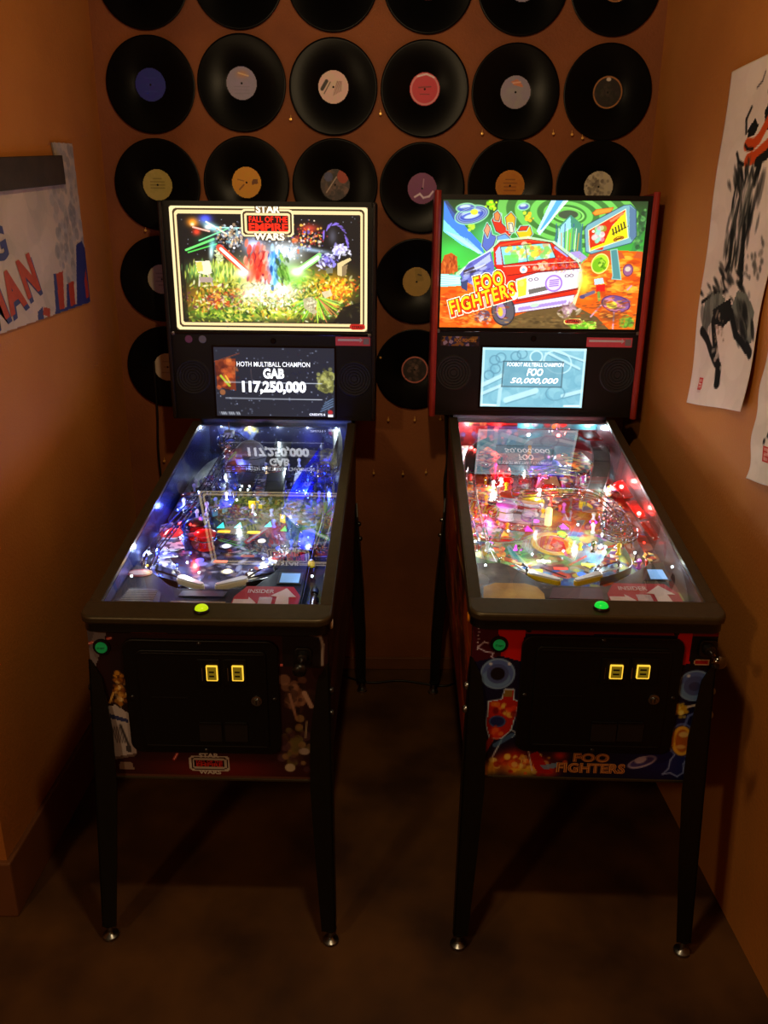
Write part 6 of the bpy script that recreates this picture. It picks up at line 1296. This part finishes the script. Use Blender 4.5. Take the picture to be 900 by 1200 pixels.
WD = mat('yellow_wood_card', (214, 176, 84), 0.6, spec=0.15, noise=0.5, nscale=14, col2=(166, 120, 46))
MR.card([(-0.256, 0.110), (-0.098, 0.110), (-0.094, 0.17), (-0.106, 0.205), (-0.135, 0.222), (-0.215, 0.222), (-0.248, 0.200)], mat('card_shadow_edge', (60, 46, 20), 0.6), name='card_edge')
MR.card([(-0.252, 0.113), (-0.101, 0.113), (-0.097, 0.168), (-0.110, 0.200), (-0.138, 0.216), (-0.213, 0.216), (-0.244, 0.196)], WD, h=0.0327)
for k in range(5):
    cx = -0.080 + k * 0.0235
    MR.card([(cx + 0.0105 * math.cos(t * math.pi / 8), 0.127 + 0.0105 * math.sin(t * math.pi / 8)) for t in range(16)], mat('gold_disc', (190, 150, 70), 0.4), name='gold_disc')
    MR.card([(cx + 0.006 * math.cos(t * math.pi / 8), 0.127 + 0.006 * math.sin(t * math.pi / 8)) for t in range(16)], mat('dark_disc', (110, 70, 36), 0.4), h=0.0327, name='disc_centre')
MR.card([(-0.088, 0.148), (0.045, 0.148), (0.052, 0.200), (-0.070, 0.200)], mat('dark_red_plate', (96, 44, 38), 0.45, noise=0.3, nscale=40), name='red_plate')
insider(MR, 0.058, 0.236, 0.112, 0.228)
MR.card([(0.168, 0.245), (0.240, 0.245), (0.240, 0.310), (0.185, 0.310)], LCDF, name='lcd_bezel'); MR.card([(0.188, 0.252), (0.232, 0.252), (0.232, 0.302), (0.192, 0.302)], LCDB, h=0.0327, name='apron_lcd')
# flashers and lamps
for k, x, y, h, p in (('W', 0.190, 0.775, 0.05, 0.42), ('W', 0.062, 0.56, 0.035, 0.40), ('W', 0.100, 0.43, 0.035, 0.45), ('W', -0.248, 0.43, 0.04, 0.40), ('W', -0.16, 0.80, 0.045, 0.28), ('W', -0.03, 0.70, 0.06, 0.20), ('W', -0.10, 0.36, 0.04, 0.30),
                      ('R', 0.245, 0.80, 0.06, 0.35), ('R', 0.248, 0.60, 0.06, 0.30), ('R', -0.12, 0.92, 0.045, 0.35), ('R', -0.20, 1.10, 0.05, 0.22), ('M', 0.0, 0.90, 0.05, 0.25), ('M', -0.19, 0.60, 0.05, 0.22), ('W', 0.10, 0.98, 0.05, 0.22), ('W', 0.18, 0.38, 0.04, 0.22), ('Y', 0.02, 0.78, 0.05, 0.15), ('W', -0.235, 0.26, 0.058, 0.09), ('W', 0.245, 0.27, 0.058, 0.05)):
    MR.led(k if k != 'M' else 'R', pf(x, y, h), 0)
    lamp('led_light', (x, y, pf(x, y, h)[2] + 0.014 + MR.dz), p * 1.5, LEDCOL[k], 0.006, parent=MR.root)
for x, y, k in ((-0.14, 0.56, 'W'), (0.0, 0.44, 'W'), (0.14, 0.36, 'W'), (-0.22, 0.72, 'R'), (0.24, 0.5, 'R'), (-0.05, 0.95, 'R'), (0.2, 0.66, 'W')): MR.led(k, pf(x, y, 0.012))

# ------------------------------------------------------------------ metal sign on the left wall
SIGNR = Matrix(((0, 0, 1), (1, 0, 0), (0, 1, 0)))          # text plane facing +x, reading towards +y
tilt = 3.5
def art_sign():
    c = Cv(300, 170, (196, 176, 150), (1.70, 2.03, 2.75, 1.46))
    c.spk(300, (1.7, 1.46, 2.75, 2.03), [(206, 186, 160), (184, 166, 142), (196, 174, 150), (170, 156, 136)], 0.02, 0.07, 0.5, 1, blob=False)
    c.spk(240, (2.5, 1.6, 2.75, 2.0), [(150, 146, 140), (120, 118, 116), (170, 164, 156)], 0.006, 0.02, 0.6, 2, blob=False)
    R, B = (170, 52, 34), (44, 50, 104)
    for pb, pr in (([(2.435, 1.519), (2.45, 1.63), (2.475, 1.632), (2.47, 1.525)], [(2.470, 1.63), (2.525, 1.637), (2.506, 1.527), (2.466, 1.524)]),
                   ([(2.525, 1.53), (2.545, 1.598), (2.565, 1.6), (2.56, 1.532)], [(2.560, 1.60), (2.606, 1.606), (2.598, 1.532), (2.556, 1.531)]),
                   ([(2.612, 1.532), (2.66, 1.712), (2.712, 1.725), (2.75, 1.69), (2.75, 1.535)], [(2.700, 1.60), (2.725, 1.64), (2.73, 1.55), (2.70, 1.545)]),
                   ([(2.300, 1.508), (2.306, 1.532), (2.345, 1.545), (2.345, 1.51)], [(2.340, 1.522), (2.350, 1.543), (2.396, 1.535), (2.388, 1.511)])):
        c.poly(pb, B); c.poly(pr, R)
    c.poly([(2.42, 1.50), (2.75, 1.52), (2.75, 1.54), (2.43, 1.525)], B)
    c.keep([(1.72, 1.478), (2.735, 1.533), (2.735, 1.70), (2.72, 2.012), (2.555, 1.997), (2.575, 1.925), (1.72, 1.86)])
    return c
sg = empty('metal_sign', (XL + 0.004, 2.2, 1.5))
tag(sg, 'worn metal comic sign with red slanted lettering on the left wall', 'sign')
def sl(p): return (p[0] - sg.location[0], p[1] - sg.location[1], p[2] - sg.location[2])
MB().prism([sl((XL + 0.003, y, z)) for y, z in [(1.72, 1.478), (2.735, 1.533), (2.735, 1.70), (2.72, 2.012), (2.555, 1.997), (2.575, 1.925), (1.72, 1.86)]], (0.004, 0, 0)).build('sign_plate', mat('tin', (150, 146, 138), 0.45, metal=0.4, noise=0.2), sg)
art_sign().mesh('sign_print', sl((XL + 0.0074, 1.70, 2.03)), (0, 1.05, 0), (0, 0, -0.57), print_mat('sign_enamel', 0.45), sg)
S_RED, S_BLUE = mat('sign_red', (186, 52, 34), 0.5, noise=0.2, nscale=60), mat('sign_blue', (46, 50, 108), 0.5, noise=0.2, nscale=60)
for t, y, z, w, h, an in (('N', 2.272, 1.630, 0.120, 0.110, 14), ('A', 2.175, 1.600, 0.115, 0.112, 14), ('M', 2.052, 1.570, 0.125, 0.106, 14)):
    text('sign_lettering', t, S_BLUE, sg, sl((XL + 0.0078, y + 0.013, z - 0.012)), width=w, height=h, rot=SIGNR, ang=an, offset=0.05, shear=-0.25)
    text('sign_lettering', t, S_RED, sg, sl((XL + 0.0086, y, z)), width=w, height=h, rot=SIGNR, ang=an, offset=0.05, shear=-0.25)
text('sign_lettering', 'G', S_BLUE, sg, sl((XL + 0.0084, 2.120, 1.712)), width=0.085, height=0.085, rot=SIGNR, ang=14, offset=0.04)
tag(MB().prism([(XL + 0.009, 1.75, 1.795), (XL + 0.009, 2.594, 1.886), (XL + 0.009, 2.590, 1.966), (XL + 0.009, 1.75, 1.872)], (0.012, 0, 0)).build('dark_slat', mat('weathered_dark_wood', (58, 44, 32), 0.65, noise=0.4, nscale=18), bevel=0.002),
    'dark weathered wooden slat fixed across the top of the metal sign', 'slat')

# ------------------------------------------------------------------ ink scrolls on the right wall
def scroll_sheet(name, w_, h_, art, o, ub, curl, m):
    """cloth sheet hung flat on the wall with a slightly wavy edge; u runs towards -y"""
    ob = art.mesh(name, (0, 0, 0), (0, -w_, 0), (0, 0, -h_), m)
    me = ob.data; n = len(me.vertices); co = np.zeros(n * 3); me.vertices.foreach_get('co', co); co = co.reshape(-1, 3)
    t = -co[:, 2] / h_; u = -co[:, 1] / w_
    co[:, 0] = -0.006 - 0.004 * np.sin(u * 9 + t * 5) * (0.3 + t) - curl * t * t * (0.4 + 0.6 * u)
    co[:, 1] += -0.006 * np.sin(t * 16) * (0.5 + t) + ub * t
    co[:, 2] += 0.05 * (u) * t
    me.vertices.foreach_set('co', co.ravel()); me.update(); me.shade_smooth()
    ob.location = o
    md = ob.modifiers.new('cloth_thickness', 'SOLIDIFY'); md.thickness = 0.0012
    return ob
def art_scroll():
    c = Cv(84, 220, (224, 206, 186), (2.396, 2.19, 1.996, 1.27))
    c.spk(220, (1.99, 1.27, 2.4, 2.19), [(230, 214, 196), (214, 196, 178), (226, 206, 188)], 0.02, 0.06, 0.5, 1, blob=False)
    K = (26, 26, 24); G = (110, 112, 100); O = (206, 74, 24)
    c.poly([(2.244, 2.02), (2.212, 2.045), (2.180, 2.022), (2.20, 2.0), (2.235, 2.0)], K); c.line([(2.242, 2.075), (2.262, 2.05), (2.250, 2.015)], 0.010, K); c.line([(2.225, 2.12), (2.20, 2.13), (2.19, 2.15)], 0.006, (90, 80, 74)); c.line([(2.15, 2.10), (2.12, 2.14)], 0.02, K); c.poly([(2.16, 2.05), (2.12, 2.10), (2.09, 2.10), (2.09, 2.0), (2.13, 2.0)], K)
    c.line([(2.235, 1.985), (2.195, 1.978), (2.16, 1.99), (2.12, 2.03), (2.06, 2.10)], 0.032, O); c.line([(2.215, 1.943), (2.17, 1.945), (2.10, 1.965), (2.02, 2.0)], 0.034, O); c.line([(2.245, 1.985), (2.225, 1.972), (2.19, 1.968)], 0.008, K)
    c.line([(2.285, 1.97), (2.265, 1.945), (2.235, 1.935)], 0.010, K); c.line([(2.15, 1.93), (2.10, 1.94), (2.05, 1.97)], 0.026, K); c.line([(2.13, 1.92), (2.14, 1.88)], 0.03, K)
    def brush(n, box, cols, s0, s1, seed, asp, rot): c.spk(n, box, cols, s0, s1, 0.9, seed, asp=asp, rot=rot)
    W = (224, 206, 186)
    brush(40, (2.17, 1.87, 2.30, 1.94), [K], 0.003, 0.007, 2, 3.5, 60); brush(60, (2.11, 1.74, 2.27, 1.90), [K, K, (70, 70, 62)], 0.005, 0.012, 3, 4.0, 100); brush(34, (2.12, 1.75, 2.28, 1.90), [W, W, G], 0.003, 0.006, 13, 4.5, 96)
    brush(50, (2.14, 1.62, 2.28, 1.77), [K, K, (70, 70, 62)], 0.004, 0.010, 4, 4.0, 80); brush(26, (2.14, 1.63, 2.28, 1.76), [W, W, G], 0.003, 0.006, 14, 4.5, 84); c.line([(2.25, 1.76), (2.23, 1.68), (2.26, 1.63)], 0.024, K); c.line([(2.17, 1.77), (2.15, 1.69), (2.13, 1.62)], 0.020, K)
    brush(60, (2.11, 1.56, 2.37, 1.66), [K, K, W], 0.003, 0.008, 5, 4.0, 30); c.line([(2.375, 1.575), (2.30, 1.60), (2.22, 1.60)], 0.012, K)
    c.poly([(2.36, 1.575), (2.27, 1.60), (2.20, 1.58), (2.19, 1.52), (2.26, 1.53), (2.31, 1.50), (2.355, 1.47)], G); brush(30, (2.24, 1.50, 2.36, 1.59), [(130, 130, 116), (86, 86, 78)], 0.006, 0.016, 6, 2.4, 70)
    c.poly([(2.14, 1.60), (2.09, 1.59), (2.03, 1.54), (2.02, 1.46), (2.05, 1.45), (2.12, 1.52), (2.16, 1.55)], G); brush(26, (2.03, 1.46, 2.14, 1.59), [(150, 148, 130), (90, 90, 82), K], 0.005, 0.014, 7, 3, 60)
    c.poly([(2.29, 1.55), (2.17, 1.58), (2.14, 1.53), (2.19, 1.50), (2.25, 1.51)], K); c.line([(2.355, 1.49), (2.30, 1.465), (2.25, 1.43), (2.21, 1.40)], 0.028, K); c.line([(2.27, 1.52), (2.23, 1.45), (2.205, 1.40)], 0.03, K); c.line([(2.155, 1.54), (2.12, 1.48), (2.05, 1.44)], 0.024, K); c.line([(2.05, 1.45), (2.02, 1.43)], 0.03, K); c.line([(2.195, 1.39), (2.19, 1.34)], 0.03, K); c.spk(8, (2.18, 1.36, 2.24, 1.46), [(224, 206, 186)], 0.004, 0.01, 0.9, 8)
    brush(24, (2.18, 1.44, 2.26, 1.54), [(140, 120, 96), (170, 150, 126)], 0.003, 0.008, 9, 1, 0); brush(30, (2.02, 1.6, 2.12, 1.74), [(90, 86, 78)], 0.002, 0.006, 10, 2, 60)
    c.poly(rrect(2.282, 1.318, 2.322, 1.353, 0.004), (196, 60, 54)); c.line([(2.29, 1.345), (2.312, 1.345), (2.312, 1.335), (2.292, 1.334), (2.292, 1.325), (2.312, 1.325)], 0.004, (226, 200, 180)); c.line([(2.29, 1.312), (2.315, 1.312)], 0.003, (180, 140, 130))
    return c
so = scroll_sheet('ink_scroll', 0.40, 0.90, art_scroll(), (XR - 0.001, 2.396, 2.172), 0.014, 0.010, print_mat('rice_cloth', 0.85, spec=0.1))
tag(so, 'tall pale cloth scroll with black and orange brush painting on the right wall', 'scroll', 'cloth scrolls')
def art_scroll2():
    c = Cv(60, 90, (220, 204, 186), (1.95, 1.50, 1.60, 1.16)); c.spk(80, (1.6, 1.16, 1.95, 1.5), [(228, 212, 194), (210, 194, 176)], 0.02, 0.05, 0.5, 1, blob=False)
    for x, y, r in ((1.885, 1.265, .006), (1.872, 1.285, .007), (1.88, 1.31, .004), (1.83, 1.4, .03), (1.78, 1.36, .04)): c.ell(x, y, r, r * 1.3, (24, 24, 22))
    c.poly(rrect(1.845, 1.215, 1.885, 1.255, 0.004), (190, 56, 50)); c.line([(1.876, 1.247), (1.855, 1.247), (1.855, 1.236), (1.874, 1.235), (1.874, 1.224), (1.855, 1.224)], 0.004, (226, 200, 180))
    return c
so2 = scroll_sheet('ink_scroll', 0.35, 0.34, art_scroll2(), (XR - 0.001, 1.948, 1.50), 0.010, 0.008, print_mat('rice_cloth', 0.85, spec=0.1))
tag(so2, 'second cloth scroll at the right edge, lower corner with a red seal', 'scroll', 'cloth scrolls')

# ------------------------------------------------------------------ cords
M_CORD = mat('black_cord', (9, 9, 9), 0.5)
tag(MB().tube(catmull([(-0.84, 3.012, 1.30), (-0.842, 3.012, 1.10), (-0.85, 3.012, 0.95), (-0.843, 3.01, 0.75), (-0.82, 3.0, 0.45), (-0.78, 2.98, 0.10), (-0.70, 2.97, 0.006), (-0.55, 2.96, 0.005)], 8), 0.0042, 8).build('power_cord', M_CORD, smooth=60), 'black power cord hanging down the wall left of the left machine', 'cord', 'power cords')
tag(MB().tube(catmull([(-0.16, 2.97, 0.005), (-0.03, 2.90, 0.005), (0.11, 2.915, 0.005), (0.28, 2.875, 0.005), (0.36, 2.93, 0.005)], 8), 0.0042, 8).build('power_cord', M_CORD, smooth=60), 'black power cord lying on the floor between the rear legs', 'cord', 'power cords')
tag(MB().tube(catmull([(0.262, 3.012, 1.20), (0.266, 3.012, 1.07), (0.276, 3.012, 0.93), (0.270, 3.012, 0.80), (0.30, 3.0, 0.5), (0.33, 2.99, 0.2), (0.36, 2.97, 0.01)], 8), 0.006, 8).build('power_cord', M_CORD, smooth=60), 'black power cord hanging beside the left side of the right machine', 'cord', 'power cords')
